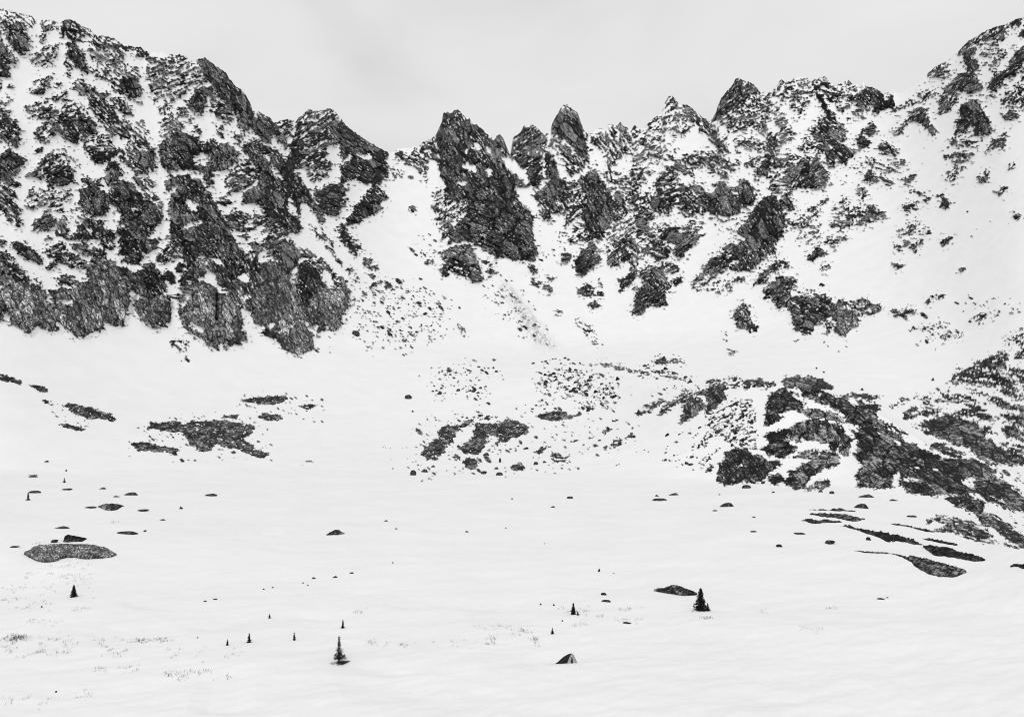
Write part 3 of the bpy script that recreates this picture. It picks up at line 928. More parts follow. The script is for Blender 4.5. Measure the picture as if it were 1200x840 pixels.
# a few longer wind lips
for (x1, y1, x2, y2, hgt) in [(135,704,232,712,.5),(300,648,405,646,.5),(295,633,335,631,.4),(340,716,420,722,.45),(160,730,200,733,.3),(230,732,275,734,.35),
                              (515,706,640,710,.4),(640,683,760,684,.4),(440,704,520,707,.3),(100,744,240,737,.3),(400,783,560,780,.4),(560,776,760,760,.4),(400,818,520,806,.4),(850,640,950,648,.3),(880,695,1010,702,.25),(220,830,300,823,.5),(850,828,1000,800,.3),(700,610,830,625,.3)]:
    A = unproject(np.array([x1, x2]), np.array([y1, y2]), plane_r(np.array([x1, x2]), np.array([y1, y2])))
    ax, ay = A[0, 0], A[0, 1]; bx, by = A[1, 0], A[1, 1]
    L = math.hypot(bx - ax, by - ay); ex, ey = (bx - ax) / L, (by - ay) / L
    s_ = (WXm - ax) * ex + (WYm - ay) * ey; q = -(WXm - ax) * ey + (WYm - ay) * ex + 1.2 * np.sin(s_ / 7.0)
    wv = np.clip(s_ / (L * .3), 0, 1) * np.clip((L - s_) / (L * .3), 0, 1)
    k = max(1.2, math.hypot(ax, ay) / 110)
    drift = drift + hgt * wv * np.where(q > 0, np.exp(-q / (6 * k)), np.exp(-(q / (1.5 * k)) ** 2)) * -1.15
P[..., 2] += drift * mead * smooth(70, 100, R)
TERR = P

# back side of the ridge, falling away out of sight
back = []
for dr, dz in ((2.5, -3), (8, -12), (25, -35), (70, -85), (160, -170), (320, -300), (600, -460)):
    b = P[-1].copy(); d_ = np.hypot(b[:, 0], b[:, 1])
    b[:, 0] *= (d_ + dr) / d_; b[:, 1] *= (d_ + dr) / d_
    b[:, 2] = np.maximum(b[:, 2] + dz * (1 + .15 * perlin(cols / 40, cols * 0 + dr, 7)), -2.5)
    back.append(b)
PALL = np.concatenate([P, np.array(back)])
mback = np.repeat(mask[-1:], len(back), 0); tback = np.zeros((len(back), NC), np.float32)
mask_all = np.concatenate([mask, mback]); tone_all = np.concatenate([(sample(TONE_S, XV, YV) + .24 * (NR0 - n_wall > np.arange(NR0))[:, None]).astype(np.float32), tback]); tex_all = np.concatenate([texv.astype(np.float32), np.repeat(texv[-1:].astype(np.float32), len(back), 0)])
NR = len(PALL)

def terrain_point(x, y):
    """point of the built terrain on bearing/elevation (x, y), visible branch"""
    ci = int(np.argmin(np.abs(cols - x)))
    colY = Y[:, ci]
    vis = np.minimum.accumulate(colY)
    ok = np.where(colY <= vis + 1e-6)[0]
    i = ok[np.argmin(np.abs(colY[ok] - y))]
    return TERR[i, ci]
def base_r_grid(px, py):
    """distance of the smooth terrain for arrays of bearings/elevations"""
    out = np.zeros(px.shape)
    for ci in range(px.shape[1]):
        x = px[0, ci]
        j = np.clip(np.searchsorted(cols, x), 1, NC - 1)
        colY = Y[:, j]; vis = np.minimum.accumulate(colY); ok = np.where((colY <= vis + 1e-6))[0]
        rr = np.hypot(TERR[ok, j, 0], TERR[ok, j, 1])
        out[:, ci] = np.interp(-py[:, ci], -colY[ok], rr)
    return out

# ------------------------------------------------------------------ materials
def new_mat(name):
    m = bpy.data.materials.new(name); m.use_nodes = True
    nt = m.node_tree; nt.nodes.clear()
    return m, nt
def N(nt, t, **kw):
    n = nt.nodes.new(t)
    for k, v in kw.items(): setattr(n, k, v)
    return n
def ramp(nt, fac, stops):
    r = N(nt, 'ShaderNodeValToRGB'); e = r.color_ramp.elements
    while len(e) < len(stops): e.new(.5)
    for el, (p, c) in zip(e, stops): el.position = p; el.color = (c, c, c * 1.0, 1)
    nt.links.new(fac, r.inputs[0]); return r
def noise(nt, co, scale, detail=5, rough=.6, dist=0):
    n = N(nt, 'ShaderNodeTexNoise'); n.inputs['Scale'].default_value = scale; n.inputs['Detail'].default_value = detail
    n.inputs['Roughness'].default_value = rough; n.inputs['Distortion'].default_value = dist
    nt.links.new(co, n.inputs['Vector']); return n

def rock_color(nt, co, scale, tone_socket=None, gain=1.0, strata=None):
    L = nt.links
    mp = N(nt, 'ShaderNodeMapping'); mp.inputs['Rotation'].default_value = (.5, .75, .2); mp.inputs['Scale'].default_value = (1, 1, .38)
    L.new(co, mp.inputs['Vector'])
    n1 = noise(nt, mp.outputs[0], .42 * scale, 6, .72, .4)
    n2 = noise(nt, co, .9 * scale, 2, .5)
    n3 = noise(nt, co, .02 * scale, 3, .5)
    v = N(nt, 'ShaderNodeTexVoronoi', feature='DISTANCE_TO_EDGE'); v.inputs['Scale'].default_value = .16 * scale
    wv = noise(nt, mp.outputs[0], .3 * scale, 3, .6)
    vm = N(nt, 'ShaderNodeVectorMath', operation='MULTIPLY_ADD'); L.new(wv.outputs['Color'], vm.inputs[0]); vm.inputs[1].default_value = (4 / scale,) * 3; L.new(mp.outputs[0], vm.inputs[2])
    L.new(vm.outputs[0], v.inputs['Vector'])
    crack = ramp(nt, v.outputs['Distance'], [(0.0, .35), (.05, .75), (.12, 1.0)])
    a = N(nt, 'ShaderNodeMath', operation='MULTIPLY_ADD'); L.new(n2.outputs[0], a.inputs[0]); a.inputs[1].default_value = .45; L.new(n1.outputs[0], a.inputs[2])
    b = N(nt, 'ShaderNodeMath', operation='MULTIPLY_ADD'); L.new(n3.outputs[0], b.inputs[0]); b.inputs[1].default_value = .25; L.new(a.outputs[0], b.inputs[2])
    fac = b.outputs[0]
    if strata is not None:
        s2 = N(nt, 'ShaderNodeMath', operation='MULTIPLY_ADD'); L.new(strata, s2.inputs[0]); s2.inputs[1].default_value = .30; L.new(fac, s2.inputs[2]); fac = s2.outputs[0]
    c = ramp(nt, fac, [(.60, .006 * gain), (.78, .026 * gain), (.93, .11 * gain), (1.05, .32 * gain)])
    mx = N(nt, 'ShaderNodeMix', data_type='RGBA', blend_type='MULTIPLY'); mx.inputs[0].default_value = 1
    L.new(c.outputs[0], mx.inputs[6]); L.new(crack.outputs[0], mx.inputs[7])
    out = mx.outputs[2]
    if tone_socket is not None:
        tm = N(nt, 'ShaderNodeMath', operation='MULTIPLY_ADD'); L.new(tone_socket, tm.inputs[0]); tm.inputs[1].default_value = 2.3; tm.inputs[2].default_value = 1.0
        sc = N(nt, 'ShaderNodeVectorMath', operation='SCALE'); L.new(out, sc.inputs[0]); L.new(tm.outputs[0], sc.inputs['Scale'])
        out = sc.outputs[0]
    return out, b.outputs[0]

def snow_color(nt, co):
    n = noise(nt, co, .06, 4, .55)
    return ramp(nt, n.outputs[0], [(.3, .845), (.7, .885)]).outputs[0]

def terrain_mat():
    m, nt = new_mat('snow_and_rock'); L = nt.links
    out = N(nt, 'ShaderNodeOutputMaterial'); bs = N(nt, 'ShaderNodeBsdfPrincipled')
    tc = N(nt, 'ShaderNodeTexCoord'); co = tc.outputs['Object']
    ar = N(nt, 'ShaderNodeAttribute', attribute_name='rock'); at = N(nt, 'ShaderNodeAttribute', attribute_name='tone')
    ast = N(nt, 'ShaderNodeAttribute', attribute_name='strata'); rc, rn = rock_color(nt, co, 1.0, at.outputs['Fac'], 1.0, ast.outputs['Fac'])
    scol = snow_color(nt, co)
    mx = N(nt, 'ShaderNodeMix', data_type='RGBA'); L.new(ar.outputs['Fac'], mx.inputs[0]); L.new(scol, mx.inputs[6]); L.new(rc, mx.inputs[7])
    L.new(mx.outputs[2], bs.inputs['Base Color'])
    bs.inputs['Roughness'].default_value = .85; bs.inputs['Specular IOR Level'].default_value = .15
    bp = N(nt, 'ShaderNodeBump'); bp.inputs['Distance'].default_value = 2.2
    bstr = N(nt, 'ShaderNodeMath', operation='MULTIPLY'); L.new(ar.outputs['Fac'], bstr.inputs[0]); bstr.inputs[1].default_value = .8
    L.new(bstr.outputs[0], bp.inputs['Strength']); L.new(rn, bp.inputs['Height'])
    sn = noise(nt, co, 1.6, 4, .6)
    bp2 = N(nt, 'ShaderNodeBump'); bp2.inputs['Distance'].default_value = .05; bp2.inputs['Strength'].default_value = .35
    L.new(sn.outputs[0], bp2.inputs['Height']); L.new(bp2.outputs[0], bp.inputs['Normal'])
    L.new(bp.outputs[0], bs.inputs['Normal']); L.new(bs.outputs[0], out.inputs[0])
    return m
def rock_mat(name, scale, gain):
    m, nt = new_mat(name); L = nt.links
    out = N(nt, 'ShaderNodeOutputMaterial'); bs = N(nt, 'ShaderNodeBsdfPrincipled')
    tc = N(nt, 'ShaderNodeTexCoord'); co = tc.outputs['Object']
    ast = N(nt, 'ShaderNodeAttribute', attribute_name='strata')
    rc, rn = rock_color(nt, co, scale, None, gain, ast.outputs['Fac'])
    L.new(rc, bs.inputs['Base Color']); bs.inputs['Roughness'].default_value = .85; bs.inputs['Specular IOR Level'].default_value = .15
    bp = N(nt, 'ShaderNodeBump'); bp.inputs['Distance'].default_value = 1.2 / scale; bp.inputs['Strength'].default_value = .8
    L.new(rn, bp.inputs['Height']); L.new(bp.outputs[0], bs.inputs['Normal']); L.new(bs.outputs[0], out.inputs[0])
    return m
def plain_mat(name, v, v2, scale, rough=.8):
    m, nt = new_mat(name); L = nt.links
    out = N(nt, 'ShaderNodeOutputMaterial'); bs = N(nt, 'ShaderNodeBsdfPrincipled')
    tc = N(nt, 'ShaderNodeTexCoord')
    n = noise(nt, tc.outputs['Object'], scale, 4)
    r = ramp(nt, n.outputs[0], [(.35, v), (.65, v2)])
    L.new(r.outputs[0], bs.inputs['Base Color']); bs.inputs['Roughness'].default_value = rough; bs.inputs['Specular IOR Level'].default_value = .15
    L.new(bs.outputs[0], out.inputs[0]); return m
M_TERR = terrain_mat()
M_ROCK = rock_mat("dark_gneiss", 2.2, 1.0); M_ROCKN = rock_mat('pale_gneiss', 6.0, 3.3); M_ROCKF = rock_mat("far_gneiss", 1.1, 1.15); M_BLACK = rock_mat('wet_dark_rock', 3.0, .35); M_BOULDER = rock_mat('boulder_rock', 3.0, .75)
M_SNOW = plain_mat('snow', .85, .885, .05)
M_NEEDLE = plain_mat('dark_needles', .006, .022, 3.0); M_BARK = plain_mat('grey_bark', .02, .05, 4.0)
M_GRASS = plain_mat('dry_grass', .06, .16, 2.0)
M_FLY = plain_mat('dark_tent_fabric', .010, .022, 5.0, .6); M_FRONT = plain_mat('grey_tent_fabric', .30, .42, 4.0, .6); M_DOOR = plain_mat('tent_door_shade', .03, .05, 5.0); M_POLE = plain_mat('tent_pole_metal', .15, .25, 5.0, .4)

# ------------------------------------------------------------------ mesh helpers
def mesh_np(name, verts, quads, mat, attrs=None, smoothf=True):
    me = bpy.data.meshes.new(name)
    me.vertices.add(len(verts)); me.vertices.foreach_set('co', np.ascontiguousarray(verts, np.float32).ravel())
    k = quads.shape[1]
    me.loops.add(quads.size); me.loops.foreach_set('vertex_index', np.ascontiguousarray(quads, np.int32).ravel())
    me.polygons.add(len(quads)); me.polygons.foreach_set('loop_start', np.arange(0, quads.size, k, dtype=np.int32))
    try: me.polygons.foreach_set('loop_total', np.full(len(quads), k, np.int32))
    except Exception: pass
    if attrs:
        for an, av in attrs.items():
            a = me.attributes.new(an, 'FLOAT', 'POINT'); a.data.foreach_set('value', np.ascontiguousarray(av, np.float32).ravel())
    me.update(calc_edges=True)
    me.polygons.foreach_set('use_smooth', np.full(len(quads), smoothf))
    me.materials.append(mat)
    return me
def link(name, me, parent=None, loc=None):
    o = bpy.data.objects.new(name, me); COL.objects.link(o)
    if parent: o.parent = parent
    if loc is not None: o.location = loc
    return o
def tag(o, label=None, cat=None, group=None, kind=None):
    if label: o['label'] = label
    if cat: o['category'] = cat
    if group: o['group'] = group
    if kind: o['kind'] = kind
    return o

# ------------------------------------------------------------------ terrain objects
idx = np.arange(NR * NC).reshape(NR, NC)
quads = np.stack([idx[:-1, :-1], idx[:-1, 1:], idx[1:, 1:], idx[1:, :-1]], -1)
qr, qc = np.mgrid[0:NR - 1, 0:NC - 1]
qx = cols[qc]; qy = np.concatenate([Y, np.repeat(Y[-1:], len(back), 0)])[qr, qc]
knoll = pip(qx, qy, [(748,492),(800,452),(870,436),(960,434),(1005,460),(1060,498),(1075,480),(1060,450),(1130,425),(1170,390),(1230,385),(1230,640),(1160,628),(1095,608),(1050,585),(1000,580),(900,577),(830,572),(800,540),(760,520)]) & (qr > n_mead - 45) & (qr < NR0 - n_wall - 5)
xb1 = np.interp(qy, [178, 260, 340, 420], [459, 440, 420, 424]); xb2 = np.interp(qy, [106, 180, 230, 330, 405], [1048, 990, 930, 862, 828])
wall = qr >= NR0 - n_wall - 1
cls = np.where(wall, np.where(qx < xb1, 1, np.where(qx < xb2, 2, 3)), 0)
cls[knoll & ~wall] = 4
V_ = PALL.reshape(-1, 3); ma_ = mask_all.ravel(); to_ = tone_all.ravel(); te_ = tex_all.ravel()
for k, (nm, lab) in enumerate([
        ('snowfield', 'smooth snow covered valley floor and basin below the mountain ridge'),
        ('mountain', 'steep dark rocky mountain with snow gullies ending in rounded cliffs at its foot'),
        ('mountain', 'jagged row of rock pinnacles above snow chutes at the head of the basin'),
        ('mountain', 'broad snowy mountain shoulder sprinkled with small dark outcrops'),
        ('hill', 'dark rocky hill with a long ridge running down into the snowfield')]):
    q = quads[cls == k]
    if not len(q): continue
    u, inv = np.unique(q, return_inverse=True)
    me = mesh_np(nm, V_[u], inv.reshape(q.shape), M_TERR, {'rock': ma_[u], 'tone': to_[u], 'strata': te_[u]})  # strata also carries the painted light and dark facet tones
    o = link(nm, me); tag(o, lab, nm, kind='structure')

# wide ground sheet to the horizon and the moraine the photographer stands on
rs = np.array([0.5, 30, 60, 90, 140, 220, 400, 800, 1600, 3200, 6500]); th = np.linspace(0, 2 * math.pi, 97)[:-1]
gv = np.stack([np.outer(rs, np.cos(th)), np.outer(rs, np.sin(th)), np.full((len(rs), 96), -3.0)], -1)
gi = np.arange(len(rs) * 96).reshape(len(rs), 96)
gq = np.stack([gi[:-1], np.roll(gi, -1, 1)[:-1], np.roll(gi, -1, 1)[1:], gi[1:]], -1).reshape(-1, 4)
o = link('ground', mesh_np('ground', gv.reshape(-1, 3), gq, M_SNOW)); tag(o, 'wide flat snow plain beyond the valley', 'ground', kind='structure')
rs = np.linspace(0.05, 64, 40)
hz = np.interp(rs, [0, 1.2, 60, 64], [H - 1.7, H - 2.0, -1.2, -4])
hv = np.stack([np.outer(rs, np.cos(th)), np.outer(rs, np.sin(th)), np.repeat(hz[:, None], 96, 1)], -1)
hv[..., 2] += .35 * fbm(hv[..., 0] / 9, hv[..., 1] / 9, 3, 200) * (rs > 3)[:, None]
hi = np.arange(40 * 96).reshape(40, 96)
hq = np.stack([hi[:-1], hi[1:], np.roll(hi, -1, 1)[1:], np.roll(hi, -1, 1)[:-1]], -1).reshape(-1, 4)
o = link('hill', mesh_np('hill', hv.reshape(-1, 3), hq[:, ::-1], M_SNOW)); tag(o, 'snow covered moraine under the viewpoint', 'hill', kind='structure')

# ------------------------------------------------------------------ rock outcrops rising out of the snow (things)
def outcrop(name, label, cat, polys, hpx, mat, k=1.0, group=None, step=.6, rough=.5, holes=(), dens=1.0, speck=False, one=True, mottle=1.0, seed=0, warp=1.0, skirt=1.5):
    xs = [p[0] for P_ in polys for p in P_]; ys = [p[1] for P_ in polys for p in P_]
    x0, x1, y0, y1 = min(xs) - 3, max(xs) + 3, min(ys) - 3, max(ys) + 3
    gxs = np.arange(x0, x1, step); gys = np.arange(y1, y0, -step * .6)
    px, py = np.meshgrid(gxs, gys)
    wx = warp * (1.9 * fbm(px / 8, py / 5, 2, 300 + seed, .65) + 1.1 * perlin(px / 2.3, py / 1.7, 305 + seed)); wy = warp * (1.2 * fbm(px / 7, py / 5, 2, 310 + seed, .65) + .7 * perlin(px / 2.3, py / 1.7, 315 + seed))
    ins = np.zeros(px.shape, bool)
    for P_ in polys:
        ins |= pip(px + wx, py + wy, P_) if len(P_) > 2 else capsule(px + wx, (py + wy), P_[0], P_[1], 1.1)
    for P_ in holes: ins &= ~pip(px + wx, py + wy, P_)
    if speck:
        f0 = blur(ins.astype(np.float32), 4, 2); rx_, ry_ = px * .8 + py * .6, py * .8 - px * .6; nn = to_cdf(.9 * fbm(px / 7, py / 2.6, 3, 320 + seed, .7) + .6 * perlin(rx_ / 2.0, ry_ / 1.7, 325 + seed)); ins = (nn < np.clip((f0 - .10) * 1.7, 0, speck if isinstance(speck, float) else .955)) & (f0 > .15)
    if dens < 1:
        nn = to_cdf(fbm(px / 4, py / 2.2, 3, 320 + seed)); ins &= nn < dens
    if ins.sum() < 6: return None
    if one:
        lab = np.where(ins, np.arange(ins.size).reshape(ins.shape) + 1, 0)
        for _ in range(400):
            p_ = np.pad(lab, 1); nb = np.maximum.reduce([p_[1:-1, 1:-1], p_[:-2, 1:-1], p_[2:, 1:-1], p_[1:-1, :-2], p_[1:-1, 2:]]); nb = np.where(ins, nb, 0)
            if (nb == lab).all(): break
            lab = nb
        ids, cn_ = np.unique(lab[ins], return_counts=True); ins = lab == ids[np.argmax(cn_)]
    f = ins.astype(np.float32)
    edge = np.sqrt(np.clip(np.minimum(blur(f, 3, 2), 1) * 2 - .55, 0, 1))
    rr = base_r_grid(px, py)
    if k < 1:
        # the slab leans up from its lower edge instead of lying in the slope
        cnt = ins.any(0); first = np.argmax(ins, 0)
        rbot = rr[first, np.arange(rr.shape[1])]
        rb = np.interp(gxs, gxs[cnt], rbot[cnt]); rb = box1d(rb, max(1, len(rb) // 8))
        rr = rb[None] + (rr - rb[None]) * k
    mp = rr / F
    tex = ridged(px / 7, py / 5, 3, 330 + seed) * .6 + fbm(px / 2.5, py / 1.8, 2, 340 + seed) * .5
    rr = rr - mp * (edge * hpx * (1 + rough * tex) + .25)
    pts = unproject(px, py, rr)
    b1 = vor(px + 3 * tex, py + tex, 8.0, 3.6, 31 + seed); b2 = vor(px, py + .4 * px, 3.1, 1.9, 57 + seed)
    sv = .8 * (b1[0] - .5) + .7 * (b2[0] - .5) + .3 * perlin(px / 1.3, py / 1.1, 360 + seed) - .6 * (1 - smooth(.03, .13, b1[5]))
    sv = sv * mottle
    I = np.arange(px.size).reshape(px.shape)
    qi = ins[:-1, :-1] & ins[:-1, 1:] & ins[1:, :-1] & ins[1:, 1:]
    q = np.stack([I[:-1, :-1], I[:-1, 1:], I[1:, 1:], I[1:, :-1]], -1)[qi]
    if len(q) < 2: return None
    # skirt: boundary edges go down into the snow so that the slab is a closed body from every side
    e = np.concatenate([q[:, [0, 1]], q[:, [1, 2]], q[:, [2, 3]], q[:, [3, 0]]])
    key = np.sort(e, 1); uq, first, cnt = np.unique(key[:, 0].astype(np.int64) * px.size + key[:, 1], return_index=True, return_counts=True)
    be = e[first[cnt == 1]]
    pv = pts.reshape(-1, 3)
    bv = np.unique(be); low = pv[bv].copy()
    if k < 1: low[:, 2] = np.minimum(low[:, 2] - .3, -.6)
    else: low[:, 2] -= skirt
    off = px.size + np.searchsorted(bv, np.arange(px.size))
    sk = np.stack([be[:, 1], be[:, 0], off[be[:, 0]], off[be[:, 1]]], -1)
    allv = np.concatenate([pv, low]); allq = np.concatenate([q, sk])
    u, inv = np.unique(allq, return_inverse=True)
    alls = np.concatenate([sv.ravel(), np.full(len(low), -.3)])[u]
    vv = allv[u]; c = np.array([vv[:, 0].mean(), vv[:, 1].mean(), vv[:, 2].min()])
    o = link(name, mesh_np(name, vv - c, inv.reshape(allq.shape), mat, {'strata': alls}), loc=c.tolist())
    return tag(o, label, cat, group)

def tile(ox, oy, s): return [(ox + float(a) / 6, oy + float(b) / 6) for a, b in (q.split(',') for q in s.split())]
# --- rock islands of the basin (far)
SNOWY = 'rock outcrop'
def oc(label, polys, hpx=3.5, mat=None, k=1.0, cat=SNOWY, **kw):
    oc.n += 1
    return outcrop(kw.pop('name', 'rock_outcrop'), label, cat, polys, hpx, mat or M_ROCKF, k=k, seed=oc.n * 7, **{**dict(speck=(k == 1.0)), **kw})
oc.n = 0
LEFT = 'dark rock islands on the left snow slope'
oc('wedge shaped smooth dark rock slab pointing down the left snow slope', [[(71,472.5),(90,473),(112,479),(130,485.5),(136.5,491),(133,493.5),(115,489),(105,491.5),(90,485)]], 3, group=LEFT)
oc('broad rubbly dark rock island with a ragged tail on the left snow slope', [[(166,502),(185,496),(200,493),(211,493.5),(215,497),(225,493),(245,493),(260,491),(285,496),(298,499),(296,506),(285,513),(297,523),(314,531),(308,537),(290,530),(268,524),(252,519),(248,528),(236,528),(224,520),(213,504),(195,506),(185,502)]], 3, group=LEFT, step=.5, warp=1.8, speck=.93)
oc('narrow dark rock strip just below the broad rubbly island on the left slope', [[(151,519),(165,517),(185,522),(207,525.5),(207,530),(180,528),(162,526)]], 2.5, group=LEFT)
oc('long dark rock streak highest of the islands below the rounded cliffs', [[(279,468.5),(300,464.5),(330,463.5),(339,465),(330,472),(310,474)]], 2.5, group=LEFT)
oc('small tapered dark rock streak under the long highest streak', [[(299,487.5),(312,483.5),(328,487),(332,491),(318,492.5)]], 2.2, group=LEFT)
oc('thin rock sliver right of the long highest streak on the left slope', [[(343,475.5),(360,474),(374,472.5),(362,480)]], 2, group=LEFT)
oc('ragged dark rock strip on the slope at the left frame edge', [[(-25,434),(-6,438),(0,437),(15,443),(29,447.5),(22,450),(8,446),(0,443.5),(-20,440)]], 2, group=LEFT)
oc('short dark rock strip lower end of the ragged line near the left edge', [[(34,449.5),(52,453.5),(58,460),(45,458)]], 2, group=LEFT)
oc('slim dark rock strip under the wedge shaped slab', [[(65,495),(80,496.5),(103,503.5),(95,505),(78,500.5)]], 2, group=LEFT)
oc('tiny thin rock strip left of the wedge shaped slab', [[(45,468),(62,471),(64,474.5),(50,471)]], 1.5, group=LEFT)
oc('small rubble strip just above the broad rubbly island', [[(257,488.5),(270,485.5),(280,486),(277,491)]], 1.6, group=LEFT)
oc('small flat rock at the lower rim of the left slope', [[(349,541.5),(368,540.5),(367,545.5),(352,545)]], 1.6, group=LEFT)
oc('low dark rock sliver on the valley rim close to the left edge', [[(27,555),(46,557),(45,561),(35,558.5)]], 1.6, group=LEFT)
MID = 'rock islands in the middle of the basin'
oc('curved left arm of the twin dark rock patch in the basin centre', [tile(460,470,'225,400 215,375 230,330 300,270 310,230 330,200 390,160 450,170 540,125 585,130 520,165 460,200 430,255 390,300 380,335 330,380 300,412')], 3.5, group=MID, step=.5, warp=2.2, speck=.92)
oc('wider right arm of the twin dark rock patch in the basin centre', [tile(460,470,'470,335 530,300 570,240 590,160 690,155 760,145 850,118 890,150 965,180 940,222 860,250 790,290 720,300 750,270 720,230 660,260 650,310 620,375 560,370 500,362')], 3.5, group=MID, step=.5, warp=2.2, speck=.92)
oc('round dark rock knob just below the wide rock patch', [tile(460,470,'500,425 520,395 555,388 590,415 605,425 575,475 540,478 510,455')], 4, group=MID)
oc('small dark rock knob left of the round knob', [tile(460,470,'425,390 445,372 475,385 475,412 435,416')], 3, group=MID)
oc('pale topped dome rock standing alone right of the round knob', [tile(460,470,'825,468 850,445 880,434 910,448 930,488 905,485 860,482')], 3.5, group=MID)
oc('dark rock lens along the lower edge of the oval rubble field', [tile(600,400,'160,520 230,500 300,485 370,500 400,520 490,498 492,512 380,548 280,558 225,545')], 2.5, group=MID, warp=1.3)
oc('short dark rock right end of the rubble field', [tile(600,400,'500,468 540,450 585,460 560,478 520,488')], 2, group=MID)
oc('slanting dark rock blade low on the middle snow slope', [tile(600,400,'150,780 200,745 320,730 260,750 180,790')], 2, group=MID)
oc('clustered dark rocks left below the slanting blade', [tile(600,400,'250,850 290,785 350,790 340,810 400,805 415,830 330,850')], 2.2, group=MID, dens=.85)
oc('long thin rock streak on the open middle slope left end of a line of three', [tile(600,400,'395,728 440,690 490,685 450,705')], 1.8, group=MID, speck=False)
oc('short thin rock streak just under the long thin streak', [tile(600,400,'440,720 510,700 490,715')], 1.8, group=MID, speck=False)
oc('right end streak of the line of three thin rock streaks', [tile(600,400,'520,698 560,672 588,670')], 1.8, group=MID, speck=False)
oc('slanting rock fin above the ring shaped rock', [tile(600,400,'620,665 650,620 715,605 690,630 640,655')], 2, group=MID)
oc('ring shaped rock with snow in its middle', [tile(600,400,'690,720 720,685 760,690 775,715 740,745 700,740')], 1.8, group=MID, holes=[tile(600,400,'715,720 735,702 755,712 735,730')])
oc('small rock wedge left of the ring shaped rock', [tile(600,400,'640,755 660,728 685,735 670,760')], 1.8, group=MID)
oc('small rock with a tail above right of the ring shaped rock', [tile(600,400,'790,705 830,650 870,635 870,660 820,690')], 1.8, group=MID)
oc('thin rock sliver alone on the snow right of the rubble field', [tile(600,400,'695,568 720,550 765,548 730,565')], 1.5, group=MID)
oc('flat dark rock crest above the snow ramp behind the hill', [tile(600,400,'1000,150 1030,120 1060,115 1100,140 1090,158')], 2, group=MID)

# --- rocks of the near snowfield
NEARG = 'dark rock strips beside the foot of the hill'
oc('banded dark rock lens uppermost of the strips below the rocky hill', [tile(820,530,'770,432 850,422 960,430 1060,440 1165,462 1090,483 1000,470 900,452 800,441')], 1.6, M_ROCK, .5, group=NEARG, step=.45)
oc('thin curved rock line along the top of the banded lens', [tile(820,530,'735,407 830,397 910,402 990,390 1090,412 1100,420 1000,414 910,411 830,408')], 1.4, M_BLACK, .5, group=NEARG, step=.45)
oc('upper left piece of the broken black rock strip below the hill', [tile(820,530,'700,478 760,463 830,474 890,466 960,478 1012,490 900,498 870,492 840,512 790,507 770,500')], 1.8, M_BLACK, .5, group=NEARG, step=.45)
oc('long lower piece of the broken black rock strip below the hill', [tile(1000,540,'-88,452 -40,448 0,460 60,478 130,488 250,503 330,523 400,546 450,560 495,592 430,602 400,578 330,558 250,562 300,592 270,592 210,562 150,532 90,522 40,492 -40,475')], 1.8, M_BLACK, .5, group=NEARG, step=.45, warp=1.4)
oc('black wet rock with a grey tail at the end of the broken strip', [tile(1000,540,'495,590 530,588 640,600 740,632 830,650 945,690 860,706 760,690 720,697 640,672 530,675 550,645 510,622')], 2.4, M_BLACK, .45, group=NEARG, step=.45)
oc('long low grey rock slab lowest of the strips with a thin dark tail', [tile(1000,540,'390,655 440,670 540,690 700,735 800,768 900,787 964,814 962,830 860,814 770,800 765,826 640,812 540,800 440,765 385,705'), tile(1000,540,'-70,640 -60,628 0,630 150,636 280,648 395,675 385,692 280,664 150,652 0,647')], 2.0, M_ROCK, .5, group=NEARG, step=.45)
oc('thin dark rock line above the black wet rock', [tile(1000,540,'458,541 560,546 640,560 735,580 720,587 600,573')], 1.2, M_BLACK, .5, group=NEARG)
oc('faint thin rock line crossing the snow under the hill foot', [tile(1000,540,'240,428 300,440 400,452 570,492 560,498 420,464 300,450')], 1.0, M_ROCK, .5, group=NEARG)
oc('flat dark rock cut by the right frame edge', [tile(1000,540,'1085,738 1130,720 1180,722 1230,700 1260,760 1190,752 1150,735')], 2, M_BLACK, .5, group=NEARG)
oc('big pale grey whaleback rock slab half buried in snow on the left', [[(28,647.5),(38,641),(46,638),(60,637),(70,636.5),(90,637),(110,637.5),(124,641),(137,648.5),(130,652),(112,652.5),(98,653),(88,651.5),(74,651),(66,655.5),(56,657.5),(44,656.5),(36,652)]], 7, M_ROCKN, .42, cat='rock slab', name='rock_slab', step=.35, rough=.25, warp=.5, mottle=.3)
oc('blocky black boulder perched behind the pale whaleback slab', [[(73.5,635.5),(76,627.5),(79,626),(89,627.5),(97,629.5),(103,630.5),(99,632),(99,635),(88,635)]], 5, M_BLACK, .35, cat='boulder', name='boulder', step=.3, warp=.5)
oc('low winged grey rock reaching up to the dense dark conifer', [[(764,690.2),(778,688),(788,685),(793,685),(803,688.5),(818,694.5),(812,696),(800,695.8),(790,693.5),(778,692.5)]], 3.5, M_ROCK, .42, cat='rock slab', name='rock_slab', step=.35, warp=.5)
oc('small grey lens rock above the whaleback slab', [[(114,593),(122,590),(133,589.5),(146,592),(139,596),(125,597)]], 2.5, M_ROCK, .45, step=.4, warp=.5)
oc('low jagged grey rock alone on the open snow right of the left slabs', [[(381,626.3),(387,623),(393,620.5),(398,621),(404,624.5),(396,626.3)]], 1.2, M_ROCK, .45, step=.4, warp=.5)

